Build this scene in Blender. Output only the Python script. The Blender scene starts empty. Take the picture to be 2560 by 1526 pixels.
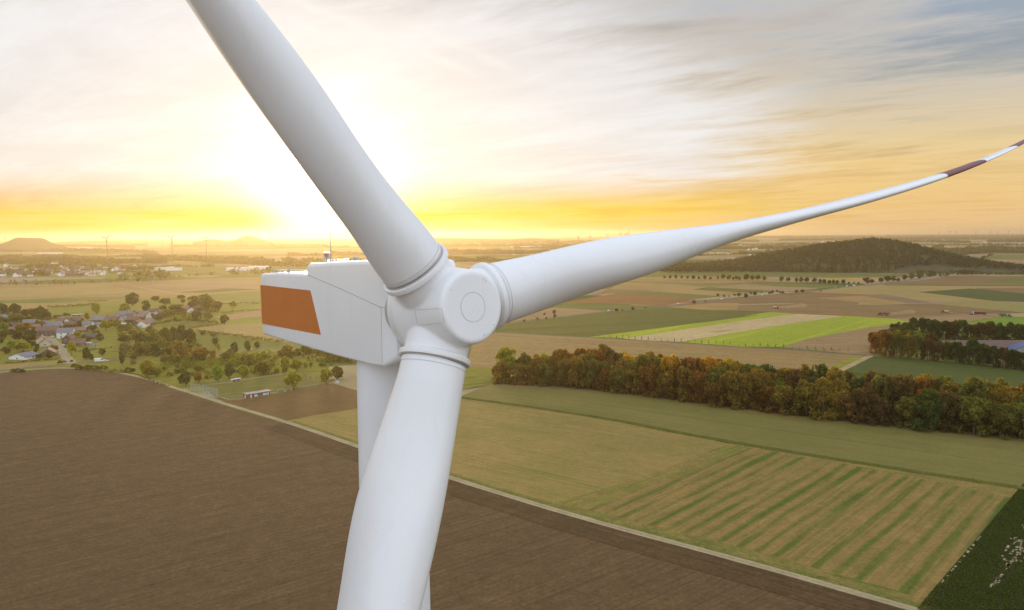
import bpy, bmesh, math, random
import numpy as np
from mathutils import Vector, Matrix

C = bpy.context.scene.collection
SC = bpy.context.scene
RNG = np.random.default_rng(7)
rad = math.radians

# ------------------------------------------------------------------ camera, sky, sun, exposure
HC = 100.0                                  # camera height above the fields, metres
F, CX, CY = 1888.94, 1280.0, 763.0          # focal length in photo pixels, image centre
PITCH = math.atan((763 - 586) / F)
ROLL = rad(0.42)
SUN_EL, SUN_AZ = rad(2.8), rad(-13.9)       # azimuth measured from +Y towards +X
SUN = Vector((math.sin(SUN_AZ) * math.cos(SUN_EL), math.cos(SUN_AZ) * math.cos(SUN_EL), math.sin(SUN_EL)))

cam_d = bpy.data.cameras.new('camera')
cam = bpy.data.objects.new('camera', cam_d)
C.objects.link(cam)
cam_d.sensor_width = 36.0
cam_d.sensor_fit = 'HORIZONTAL'
cam_d.lens = F / 2560 * 36.0
cam_d.clip_start = 0.1
cam_d.clip_end = 80000
_r, _f = Vector((1, 0, 0)), Vector((0, math.cos(PITCH), -math.sin(PITCH)))
_u = _r.cross(_f)
_c, _s = math.cos(ROLL), math.sin(ROLL)
r2, u2 = _c * _r - _s * _u, _s * _r + _c * _u
M = Matrix((r2, u2, -_f)).transposed().to_4x4()
M.translation = Vector((0, 0, HC))
cam.matrix_world = M
SC.camera = cam
SC.view_settings.view_transform = 'Standard'
SC.view_settings.look = 'None'
SC.view_settings.exposure = 0.3
SC.view_settings.gamma = 1.0
SC.cycles.use_denoising = True
SC.cycles.volume_bounces = 0
SC.cycles.max_bounces = 6
SC.cycles.diffuse_bounces = 3
SC.cycles.transparent_max_bounces = 8
SC.cycles.sample_clamp_indirect = 4.0

sun_d = bpy.data.lights.new('sun', 'SUN')
sun_d.energy = 2.6
sun_d.angle = rad(9.0)
sun_d.color = (1.0, 0.74, 0.38)
sun = bpy.data.objects.new('sun', sun_d)
C.objects.link(sun)
sun.rotation_euler = SUN.to_track_quat('Z', 'Y').to_euler()


class NB:
    """small helper that builds shader node graphs out of expressions"""
    def __init__(self, tree):
        self.t = tree

    def n(self, kind, **kw):
        nd = self.t.nodes.new(kind)
        ins = kw.pop('i', {})
        for k, v in kw.items():
            setattr(nd, k, v)
        for k, v in ins.items():
            self.put(nd.inputs[k], v)
        return nd

    def put(self, sock, v):
        if isinstance(v, bpy.types.NodeSocket):
            self.t.links.new(v, sock)
        else:
            if sock.type == 'RGBA' and not isinstance(v, (int, float)) and len(v) == 3:
                v = (*v, 1.0)
            sock.default_value = v

    def m(self, op, a, b=0.0, c=0.0, clamp=False):
        nd = self.t.nodes.new('ShaderNodeMath')
        nd.operation = op
        nd.use_clamp = clamp
        for k, v in enumerate((a, b, c)):
            self.put(nd.inputs[k], v)
        return nd.outputs[0]

    def vm(self, op, a, b=(0, 0, 0), s=1.0):
        nd = self.t.nodes.new('ShaderNodeVectorMath')
        nd.operation = op
        self.put(nd.inputs[0], a)
        self.put(nd.inputs[1], b)
        if op == 'SCALE':
            self.put(nd.inputs[3], s)
        return nd.outputs['Value'] if op in ('DOT_PRODUCT', 'LENGTH', 'DISTANCE') else nd.outputs[0]

    def sm(self, v, lo, hi, a=0.0, b=1.0, smooth=True):
        nd = self.n('ShaderNodeMapRange', interpolation_type='SMOOTHSTEP' if smooth else 'LINEAR')
        for k, x in enumerate((v, lo, hi, a, b)):
            self.put(nd.inputs[k], x)
        return nd.outputs[0]

    def mix(self, f, a, b, mode='MIX'):
        nd = self.n('ShaderNodeMix', data_type='RGBA', blend_type=mode)
        nd.clamp_factor = True
        self.put(nd.inputs[0], f)
        self.put(nd.inputs[6], a)
        self.put(nd.inputs[7], b)
        return nd.outputs[2]

    def ramp(self, v, stops):
        nd = self.n('ShaderNodeValToRGB')
        e = nd.color_ramp.elements
        while len(e) < len(stops):
            e.new(0.5)
        for k, (p, c) in enumerate(stops):
            e[k].position = p
            e[k].color = (*c, 1) if len(c) == 3 else c
        self.put(nd.inputs[0], v)
        return nd.outputs[0]

    def noise(self, vec, scale=1.0, detail=4.0, rough=0.55, dist=0.0):
        nd = self.n('ShaderNodeTexNoise', i={'Scale': scale, 'Detail': detail, 'Roughness': rough, 'Distortion': dist})
        self.put(nd.inputs['Vector'], vec)
        return nd.outputs[0]

    def mapping(self, vec, rotz=0.0, scale=(1, 1, 1), loc=(0, 0, 0)):
        a = self.n('ShaderNodeMapping', vector_type='POINT')
        self.put(a.inputs['Vector'], vec)
        a.inputs['Rotation'].default_value = (0, 0, rotz)
        b = self.vm('MULTIPLY', a.outputs[0], scale)
        return self.vm('ADD', b, loc)


NISK = 0.12
# ---- the sky: clear evening air (Sky Texture) under thin, torn, streaked cloud
world = bpy.data.worlds.new('World')
SC.world = world
world.use_nodes = True
wt = world.node_tree
wt.nodes.clear()
w = NB(wt)
out = w.n('ShaderNodeOutputWorld')
bg = w.n('ShaderNodeBackground')
bg.inputs['Strength'].default_value = 0.1
wt.links.new(bg.outputs[0], out.inputs['Surface'])
geo = w.n('ShaderNodeTexCoord').outputs['Generated']
dirn = w.vm('NORMALIZE', geo)
sep = w.n('ShaderNodeSeparateXYZ', i={0: dirn})
dx, dy, dz = sep.outputs
zpos = w.m('MAXIMUM', dz, 0.0)
nis = w.n('ShaderNodeTexSky', sky_type='NISHITA')
nis.sun_disc = False
nis.sun_elevation = SUN_EL
nis.sun_rotation = SUN_AZ
nis.altitude = 100
nis.dust_density = 2.5
cosg = w.vm('DOT_PRODUCT', dirn, tuple(SUN))
omc = w.m('SUBTRACT', 1.0, cosg)
hor = w.vm('NORMALIZE', w.n('ShaderNodeCombineXYZ', i={0: dx, 1: dy}).outputs[0])
ca = w.vm('DOT_PRODUCT', hor, (math.sin(SUN_AZ), math.cos(SUN_AZ), 0))
front = w.sm(ca, -0.2, 0.75)
gl_wide = w.m('EXPONENT', w.m('MULTIPLY', omc, -13.0))
gl_mid = w.m('EXPONENT', w.m('MULTIPLY', omc, -42.0))
gl_core = w.m('EXPONENT', w.m('MULTIPLY', omc, -320.0))
# clear-air colour by height, towards the sunset and away from it
clear_f = w.ramp(zpos, [(0.0, (0.90, 0.56, 0.28)), (0.03, (0.92, 0.59, 0.22)), (0.09, (0.88, 0.65, 0.30)), (0.14, (0.55, 0.50, 0.40)),
                        (0.20, (0.31, 0.36, 0.42)), (0.32, (0.42, 0.52, 0.68)), (0.45, (0.52, 0.66, 0.92)), (1.0, (0.50, 0.66, 0.96))])
clear_b = w.ramp(zpos, [(0.0, (0.92, 0.93, 0.99)), (0.2, (0.88, 1.00, 1.21)), (0.5, (0.75, 0.92, 1.22)), (1.0, (0.56, 0.72, 1.06))])
col = w.mix(front, clear_b, clear_f)
# cloud sheet: plane coordinates so that streaks run away to a vanishing point
den = w.m('ADD', zpos, 0.07)
plane = w.n('ShaderNodeCombineXYZ', i={0: w.m('DIVIDE', dx, den), 1: w.m('DIVIDE', dy, den)}).outputs[0]
warp = w.n('ShaderNodeTexNoise', i={'Vector': plane, 'Scale': 0.45, 'Detail': 2.0}).outputs['Color']
wp = w.vm('ADD', plane, w.vm('SCALE', w.vm('SUBTRACT', warp, (0.5, 0.5, 0.5)), s=0.9))
st1 = w.noise(w.mapping(wp, rad(-52), (1.0, 0.42, 1.0)), 1.15, 8.0, 0.66)
st2 = w.noise(w.mapping(wp, rad(-48), (1.0, 0.24, 1.0), (3, 7, 0)), 3.4, 8.0, 0.68)
big = w.noise(w.vm('ADD', plane, (11.3, 4.1, 0)), 0.42, 3.0, 0.5)
gap = w.m('EXPONENT', w.m('MULTIPLY', w.m('POWER', w.vm('DISTANCE', dirn, tuple(Vector((0.60, 0.80, 0.30)).normalized())), 2.0), -60.0))
cl = w.m('ADD', w.m('ADD', w.m('MULTIPLY', st1, 0.60), w.m('MULTIPLY', st2, 0.30)), w.m('MULTIPLY', big, 0.22))
cl = w.m('SUBTRACT', cl, w.m('MULTIPLY', gap, 0.16))
thin = w.sm(cl, 0.42, 0.60)
dense = w.sm(cl, 0.48, 0.72)
cl_lit = w.ramp(zpos, [(0.0, (0.98, 0.66, 0.32)), (0.05, (0.96, 0.68, 0.30)), (0.10, (0.93, 0.72, 0.40)), (0.16, (0.80, 0.70, 0.56)), (0.25, (0.66, 0.62, 0.58)), (0.5, (0.85, 0.88, 0.96)), (1.0, (0.80, 0.88, 1.0))])
cl_dark = w.ramp(zpos, [(0.0, (0.86, 0.50, 0.20)), (0.05, (0.80, 0.50, 0.18)), (0.10, (0.62, 0.43, 0.20)), (0.16, (0.53, 0.44, 0.33)), (0.25, (0.46, 0.43, 0.41)), (0.5, (0.62, 0.66, 0.74)), (1.0, (0.58, 0.66, 0.78))])
clc = w.mix(dense, cl_lit, cl_dark)
clc = w.mix(front, (1.02, 1.07, 1.19), clc)
col = w.mix(w.m('MULTIPLY', thin, 0.92), col, clc)
# fine wisps, lighter than the sheet behind
wisp = w.sm(w.noise(w.mapping(wp, rad(-50), (1.0, 0.16, 1.0), (1, 2, 0)), 6.0, 7.0, 0.7), 0.52, 0.72)
col = w.mix(w.m('MULTIPLY', wisp, w.sm(zpos, 0.03, 0.12, 0.0, 0.35)), col, cl_lit)
# the part of the sheet lit through by the sun: broad white, with a torn edge
mm = w.m('SUBTRACT', w.m('ADD', omc, w.m('MULTIPLY', w.m('MAXIMUM', w.m('SUBTRACT', zpos, 0.16), 0.0), 0.62)), w.m('MULTIPLY', w.m('SUBTRACT', 0.55, cl), 0.32))
white = w.m('MULTIPLY', w.sm(mm, 0.205, 0.095), w.sm(zpos, 0.028, 0.085))
col = w.mix(w.m('MULTIPLY', white, 0.93), col, w.mix(w.sm(cl, 0.44, 0.64), (0.925, 0.94, 0.965), (0.82, 0.815, 0.825)))
# glow of the veiled sun
glow = w.vm('ADD', w.vm('ADD', w.vm('SCALE', (1.0, 0.96, 0.92), s=w.m('MULTIPLY', gl_wide, 0.02)), w.vm('SCALE', (1.0, 0.93, 0.80), s=w.m('MULTIPLY', gl_mid, 0.14))),
            w.vm('SCALE', (1.0, 0.95, 0.86), s=w.m('MULTIPLY', gl_core, 1.3)))
col = w.vm('ADD', col, glow)
# saturated yellow streaks low on both sides of the sun
low = w.noise(w.n('ShaderNodeCombineXYZ', i={0: w.m('MULTIPLY', w.m('ARCTAN2', dx, dy), 5.0), 1: 0.0, 2: w.m('MULTIPLY', zpos, 85.0)}).outputs[0], 1.0, 5.0, 0.62)
bz = w.m('DIVIDE', w.m('SUBTRACT', zpos, w.sm(dx, -0.2, 0.4, 0.019, 0.030, False)), w.sm(dx, -0.2, 0.4, 0.015, 0.027, False))
band = w.m('MULTIPLY', w.m('EXPONENT', w.m('MULTIPLY', w.m('MULTIPLY', bz, bz), -1.0)), w.sm(ca, 0.76, 0.955))
band = w.m('MULTIPLY', band, w.sm(low, 0.30, 0.60, 0.35, 1.15))
band = w.m('MULTIPLY', band, w.sm(gl_core, 0.05, 0.75, 0.95, 0.12))
col = w.mix(w.m('MINIMUM', band, 0.96), col, w.mix(w.sm(low, 0.42, 0.66), (1.0, 0.76, 0.085), (0.97, 0.62, 0.045)))
lowb = w.m('MULTIPLY', w.m('MULTIPLY', w.sm(low, 0.52, 0.64), w.sm(zpos, 0.012, 0.03)), w.m('MULTIPLY', w.sm(zpos, 0.12, 0.07), w.sm(omc, 0.03, 0.08)))
col = w.mix(w.m('MULTIPLY', lowb, 0.40), col, (0.86, 0.54, 0.16))
# condensation trails, straight lines across the sheet
gx, gz = w.m('DIVIDE', dx, w.m('MAXIMUM', dy, 0.05)), w.m('DIVIDE', dz, w.m('MAXIMUM', dy, 0.05))
def gno(x, y):
    """direction of a photo point as slopes x/y and z/y"""
    X, Y = x * 2560 / 2490 - CX, y * 2560 / 2490 - CY
    X, Y = X * _c - Y * _s, X * _s + Y * _c
    d_ = _f + _r * (X / F) - _u * (Y / F)
    return d_.x / d_.y, d_.z / d_.y
for (pa, pb_, wd, st) in (((640, -30), (1240, 215), 0.0052, 0.75), ((690, 35), (830, 105), 0.0028, 0.6), ((950, 40), (1300, 190), 0.0055, 0.5), ((20, 262), (170, 290), 0.0020, 0.5)):
    (x1, z1), (x2, z2) = gno(*pa), gno(*pb_)
    L_ = math.hypot(x2 - x1, z2 - z1)
    tx, tz = (x2 - x1) / L_, (z2 - z1) / L_
    along = w.m('ADD', w.m('MULTIPLY', w.m('SUBTRACT', gx, x1), tx), w.m('MULTIPLY', w.m('SUBTRACT', gz, z1), tz))
    across = w.m('ADD', w.m('MULTIPLY', w.m('SUBTRACT', gx, x1), -tz), w.m('MULTIPLY', w.m('SUBTRACT', gz, z1), tx))
    wob = w.noise(w.n('ShaderNodeCombineXYZ', i={0: w.m('MULTIPLY', along, 22.0), 1: w.m('MULTIPLY', across, 60.0)}).outputs[0], 1.0, 4.0, 0.6)
    across = w.m('ADD', across, w.m('MULTIPLY', w.m('SUBTRACT', wob, 0.5), 0.010))
    q = w.m('DIVIDE', across, wd)
    trail = w.m('MULTIPLY', w.m('EXPONENT', w.m('MULTIPLY', w.m('MULTIPLY', q, q), -1.0)), w.m('MULTIPLY', w.sm(along, 0, L_ * 0.2), w.sm(along, L_, L_ * 0.7)))
    trail = w.m('MULTIPLY', trail, w.m('MULTIPLY', w.sm(wob, 0.3, 0.6, 0.4, 1.0), w.sm(dy, 0.0, 0.2)))
    col = w.mix(w.m('MULTIPLY', trail, st), col, (0.96, 0.95, 0.93))
col = w.vm('SCALE', col, s=w.m('SUBTRACT', 1.0, w.m('MULTIPLY', w.m('MULTIPLY', front, w.sm(zpos, 0.55, 0.30)), 0.19)))
# below the horizon: dull earth light
col = w.mix(w.sm(dz, -0.02, -0.10), col, (0.28, 0.22, 0.15))
total = w.vm('ADD', w.vm('SCALE', col, s=9.0), w.vm('SCALE', nis.outputs[0], s=NISK))
w.put(bg.inputs['Color'], total)


# ------------------------------------------------------------------ from the photograph's pixels to the ground
K = 2560 / 2490
def ray(x, y):
    X, Y = x - CX, y - CY
    X, Y = X * _c - Y * _s, X * _s + Y * _c
    d = _f + _r * (X / F) - _u * (Y / F)
    return d
def G(p, z=0.0):
    d = ray(*p)
    t = (z - HC) / d.z
    return Vector((d.x * t, d.y * t, z))
def crop(x0, y0, s):
    return lambda x, y: (x0 + x / s, y0 + y / s)
D = lambda x, y: (x * K, y * K)
C1, C3, C4 = crop(0, 560, 3.533), crop(1200, 560, 3.533), crop(1860, 560, 3.533)
C2 = crop(600, 580, 3.533)
CV, CO, CP, CT = crop(0, 740, 7.42), crop(300, 740, 6.453), crop(440, 880, 5.117), crop(0, 580, 6.225)
CW1, CW2, CR, CB = crop(1140, 840, 4.446), crop(1660, 840, 4.446), crop(2120, 780, 4.636), crop(1860, 1000, 2.821)
CS = crop(800, 1000, 2.8214)
def dist(v):
    return math.hypot(v.x, v.y)
def px_m(v):
    """metres per photo pixel at a point"""
    return (Vector((v.x, v.y, v.z - HC)).dot(_f)) / F


# ------------------------------------------------------------------ object helpers
def tag(o, label=None, cat=None, group=None, kind=None):
    for k, v in (('label', label), ('category', cat), ('group', group), ('kind', kind)):
        if v:
            o[k] = v
    return o
def link(o, parent=None):
    C.objects.link(o)
    if parent is not None:
        o.parent = parent
    return o
def empty(name, loc=(0, 0, 0), rz=0.0, **kw):
    o = bpy.data.objects.new(name, None)
    o.empty_display_size = 0.5
    link(o)
    o.location = loc
    o.rotation_euler = (0, 0, rz)
    return tag(o, **kw)
def mesh_np(name, verts, faces, mats, midx=None, smooth=False):
    me = bpy.data.meshes.new(name)
    verts = np.asarray(verts, dtype=np.float32)
    if isinstance(faces, np.ndarray):
        nf, k = faces.shape
        me.vertices.add(len(verts))
        me.vertices.foreach_set('co', verts.ravel())
        me.loops.add(nf * k)
        me.loops.foreach_set('vertex_index', faces.astype(np.int32).ravel())
        me.polygons.add(nf)
        me.polygons.foreach_set('loop_start', np.arange(0, nf * k, k, dtype=np.int32))
    else:
        me.from_pydata([tuple(map(float, v)) for v in verts], [], faces)
    for m in (mats if isinstance(mats, (list, tuple)) else [mats]):
        me.materials.append(m)
    if midx is not None:
        me.polygons.foreach_set('material_index', np.asarray(midx, dtype=np.int32))
    if smooth:
        me.polygons.foreach_set('use_smooth', np.ones(len(me.polygons), dtype=bool))
    me.update(calc_edges=True)
    return me
def obj(name, me, parent=None, loc=None):
    o = bpy.data.objects.new(name, me)
    link(o, parent)
    if loc is not None:
        o.location = loc
    return o
class MB:
    """collects boxes, tubes and prisms for one mesh"""
    def __init__(self):
        self.v, self.f, self.mi = [], [], []
    def add(self, vs, fs, mi=0):
        n = len(self.v)
        self.v += [tuple(x) for x in vs]
        self.f += [tuple(i + n for i in f) for f in fs]
        self.mi += [mi] * len(fs)
        return self
    def box(self, c, s, rz=0.0, mi=0):
        x, y, z = s[0] / 2, s[1] / 2, s[2] / 2
        ca_, sa_ = math.cos(rz), math.sin(rz)
        vs = []
        for sx, sy, sz in ((-1, -1, -1), (1, -1, -1), (1, 1, -1), (-1, 1, -1), (-1, -1, 1), (1, -1, 1), (1, 1, 1), (-1, 1, 1)):
            a, b = sx * x, sy * y
            vs.append((c[0] + a * ca_ - b * sa_, c[1] + a * sa_ + b * ca_, c[2] + sz * z))
        return self.add(vs, [(0, 3, 2, 1), (4, 5, 6, 7), (0, 1, 5, 4), (1, 2, 6, 5), (2, 3, 7, 6), (3, 0, 4, 7)], mi)
    def tube(self, pts, radii, n=8, mi=0, caps=True):
        pts = [Vector(p) for p in pts]
        if not hasattr(radii, '__len__'):
            radii = [radii] * len(pts)
        rings = []
        for i, p in enumerate(pts):
            t = (pts[min(i + 1, len(pts) - 1)] - pts[max(i - 1, 0)]).normalized()
            a = t.orthogonal().normalized() if i == 0 else (rings[-1][1] - t * rings[-1][1].dot(t)).normalized()
            b = t.cross(a)
            rings.append(([p + radii[i] * (math.cos(2 * math.pi * k / n) * a + math.sin(2 * math.pi * k / n) * b) for k in range(n)], a))
        vs = [v for r_, _ in rings for v in r_]
        fs = []
        for i in range(len(pts) - 1):
            for k in range(n):
                fs.append((i * n + k, i * n + (k + 1) % n, (i + 1) * n + (k + 1) % n, (i + 1) * n + k))
        if caps:
            fs.append(tuple(reversed(range(n))))
            fs.append(tuple(range((len(pts) - 1) * n, len(pts) * n)))
        return self.add(vs, fs, mi)
    def rings(self, rings, closed=True, cap0=True, cap1=True, mi=0):
        n = len(rings[0])
        vs = [v for r_ in rings for v in r_]
        fs = []
        for i in range(len(rings) - 1):
            for k in range(n if closed else n - 1):
                fs.append((i * n + k, i * n + (k + 1) % n, (i + 1) * n + (k + 1) % n, (i + 1) * n + k))
        if cap0:
            fs.append(tuple(reversed(range(n))))
        if cap1:
            fs.append(tuple(range((len(rings) - 1) * n, len(rings) * n)))
        return self.add(vs, fs, mi)
    def build(self, name, mats, parent=None, smooth=False, loc=None, bevel=0.0):
        me = mesh_np(name, self.v, self.f, mats, self.mi, smooth)
        bm = bmesh.new()
        bm.from_mesh(me)
        bmesh.ops.recalc_face_normals(bm, faces=bm.faces[:])
        bm.to_mesh(me)
        bm.free()
        o = obj(name, me, parent, loc)
        if bevel:
            m = o.modifiers.new('bevel', 'BEVEL')
            m.width = bevel
            m.segments = 2
            m.limit_method = 'ANGLE'
        return o
def auto_smooth(o, deg=35):
    me = o.data
    me.polygons.foreach_set('use_smooth', np.ones(len(me.polygons), dtype=bool))
    bm = bmesh.new()
    bm.from_mesh(me)
    for e in bm.edges:
        if len(e.link_faces) == 2 and e.calc_face_angle(0) > rad(deg):
            e.smooth = False
    bm.to_mesh(me)
    bm.free()


# ------------------------------------------------------------------ materials
MATS = {}
def new_mat(name):
    m = bpy.data.materials.new(name)
    m.use_nodes = True
    m.node_tree.nodes.clear()
    b = NB(m.node_tree)
    o = b.n('ShaderNodeOutputMaterial')
    p = b.n('ShaderNodeBsdfPrincipled')
    m.node_tree.links.new(p.outputs[0], o.inputs['Surface'])
    return m, b, p, o
def paint(name, colr, rough=0.5, var=0.06, scale=3.0, spec=0.4, metal=0.0):
    if name in MATS:
        return MATS[name]
    m, b, p, o = new_mat(name)
    co = b.n('ShaderNodeTexCoord').outputs['Object']
    nz = b.noise(co, scale, 5.0)
    k = b.sm(nz, 0.3, 0.7, 1 - var, 1 + var, False)
    b.put(p.inputs['Base Color'], b.vm('SCALE', colr, s=k))
    p.inputs['Roughness'].default_value = rough
    p.inputs['Specular IOR Level'].default_value = spec
    p.inputs['Metallic'].default_value = metal
    MATS[name] = m
    return m
def leaf_mat():
    m, b, p, o = new_mat('leaves')
    m.node_tree.nodes.remove(p)
    oi = b.n('ShaderNodeObjectInfo')
    ri = b.n('ShaderNodeNewGeometry').outputs['Random Per Island']
    co = b.n('ShaderNodeTexCoord').outputs['Object']
    cl_ = b.noise(co, 3.5, 2.0)
    k = b.m('MULTIPLY', b.sm(ri, 0, 1, 0.66, 1.40, False), b.sm(cl_, 0.3, 0.7, 0.75, 1.3, False))
    c0 = b.vm('SCALE', oi.outputs['Color'], s=k)
    hue = b.n('ShaderNodeHueSaturation', i={'Color': c0, 'Hue': b.sm(b.m('FRACT', b.m('MULTIPLY', ri, 7.3)), 0, 1, 0.478, 0.522, False)})
    dif = b.n('ShaderNodeBsdfDiffuse', i={'Color': hue.outputs[0]})
    tr = b.n('ShaderNodeBsdfTranslucent', i={'Color': b.vm('MULTIPLY', hue.outputs[0], (2.3, 1.95, 0.8))})
    mx = b.n('ShaderNodeMixShader', i={0: 0.5, 1: dif.outputs[0], 2: tr.outputs[0]})
    m.node_tree.links.new(mx.outputs[0], o.inputs['Surface'])
    return m
LEAF = leaf_mat()
BARK = paint('bark', (0.13, 0.10, 0.075), 0.9, 0.35, 6.0)

def field_mat(name, c1, c2=None, streak=(), patch=60.0, fine=0.25, amount=0.8, wave=()):
    """ploughed soil, stubble or crop; streak = list of (world angle, width m, length m, colour, lo, hi)"""
    m, b, p, o = new_mat(name)
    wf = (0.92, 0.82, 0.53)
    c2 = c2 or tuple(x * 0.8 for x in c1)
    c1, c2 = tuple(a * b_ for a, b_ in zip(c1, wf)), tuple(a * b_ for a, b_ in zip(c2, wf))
    pos = b.n('ShaderNodeNewGeometry').outputs['Position']
    col_ = b.mix(b.m('MULTIPLY', b.sm(b.noise(pos, 1.0 / patch, 4.0, 0.6), 0.35, 0.65), amount), c1, c2)
    for k, (ang, wd, ln, cc, lo, hi) in enumerate(streak):
        q = b.mapping(pos, -ang, (1.0 / ln, 1.0 / wd, 0.0), (k * 3.7, k * 1.3, k))
        col_ = b.mix(b.sm(b.noise(q, 1.0, 3.0, 0.6), lo, hi), col_, tuple(a * b_ for a, b_ in zip(cc, wf)))
    for k, (ang, per, cc, lo, hi, ln) in enumerate(wave):
        q = b.mapping(pos, -ang)
        qy = b.n('ShaderNodeSeparateXYZ', i={0: q}).outputs[1]
        wob = b.noise(b.vm('MULTIPLY', q, (1 / 60.0, 1 / 14.0, 0)), 1.0, 2.0)
        sn = b.m('SINE', b.m('ADD', b.m('MULTIPLY', qy, 2 * math.pi / per), b.m('MULTIPLY', wob, 3.0)))
        gate = b.noise(b.vm('MULTIPLY', q, (1 / ln, 1 / (per * 1.3), 0)), 1.0, 3.0)
        v_ = b.m('ADD', b.m('MULTIPLY', sn, 0.5), b.m('MULTIPLY', b.m('SUBTRACT', gate, 0.5), 3.0))
        col_ = b.mix(b.sm(v_, lo, hi), col_, tuple(a * b_ for a, b_ in zip(cc, wf)))
    k1 = b.sm(b.noise(pos, 0.9, 3.0, 0.7), 0.3, 0.7, 1 - fine, 1 + fine, False)
    k2 = b.sm(b.noise(pos, 0.16, 3.0, 0.6), 0.3, 0.7, 1 - fine * 0.5, 1 + fine * 0.5, False)
    col_ = b.vm('SCALE', b.vm('SCALE', col_, s=k1), s=k2)
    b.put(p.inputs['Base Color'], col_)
    p.inputs['Roughness'].default_value = 0.95
    p.inputs['Specular IOR Level'].default_value = 0.1
    return m

TAN = (0.33, 0.23, 0.115)
GREEN = (0.125, 0.145, 0.04)
OLIVE = (0.20, 0.18, 0.06)
LIME = (0.30, 0.37, 0.03)
DKGREEN = (0.055, 0.085, 0.025)
BROWN = (0.19, 0.125, 0.075)
PINK = (0.30, 0.21, 0.145)
RUST = (0.24, 0.125, 0.055)
PALE = (0.50, 0.40, 0.29)
def ang_of(a, b_):
    u_, v_ = G(a), G(b_)
    return math.atan2(v_.y - u_.y, v_.x - u_.x)

# ------------------------------------------------------------------ the ground and its fields
def ground_mat():
    m, b, p, o = new_mat('far_fields')
    pos = b.n('ShaderNodeNewGeometry').outputs['Position']
    q = b.mapping(pos, rad(12), (1 / 420.0, 1 / 210.0, 0.0))
    q = b.vm('ADD', q, b.vm('SCALE', b.n('ShaderNodeTexNoise', i={'Vector': q, 'Scale': 0.8, 'Detail': 1.0}).outputs['Color'], s=0.5))
    vo = b.n('ShaderNodeTexVoronoi', distance='CHEBYCHEV', i={'Vector': q, 'Scale': 1.0, 'Randomness': 0.8})
    v = b.n('ShaderNodeSeparateColor', i={0: vo.outputs['Color']}).outputs[0]
    nd = b.n('ShaderNodeValToRGB')
    nd.color_ramp.interpolation = 'CONSTANT'
    e = nd.color_ramp.elements
    cs = [TAN, (0.14, 0.15, 0.04), (0.24, 0.17, 0.09), OLIVE, PINK, (0.08, 0.11, 0.03), (0.33, 0.25, 0.13), (0.17, 0.18, 0.05)]
    while len(e) < len(cs):
        e.new(0.5)
    for k, cc in enumerate(cs):
        e[k].position = k / len(cs)
        e[k].color = (*cc, 1)
    b.put(nd.inputs[0], v)
    k2 = b.sm(b.noise(pos, 0.02, 5.0, 0.65), 0.3, 0.7, 0.8, 1.2, False)
    wood = b.sm(b.noise(b.mapping(pos, 0, (1 / 900.0, 1 / 1500.0, 0)), 1.0, 5.0, 0.6), 0.55, 0.60)
    colr = b.mix(b.m('MULTIPLY', wood, 0.0), nd.outputs[0], (0.05, 0.06, 0.025))
    b.put(p.inputs['Base Color'], b.vm('SCALE', colr, s=k2))
    p.inputs['Roughness'].default_value = 1.0
    p.inputs['Specular IOR Level'].default_value = 0.0
    return m
g = MB()
xs = np.linspace(-19000, 19000, 9)
ys = np.concatenate([[-900, 0, 400, 1200, 3000], np.linspace(6000, 26000, 6)])
vs = [(x, y, 0) for y in ys for x in xs]
fs = [(j * 9 + i, j * 9 + i + 1, (j + 1) * 9 + i + 1, (j + 1) * 9 + i) for j in range(len(ys) - 1) for i in range(8)]
g.add(vs, fs)
tag(g.build('ground', ground_mat()), kind='structure')

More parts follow.
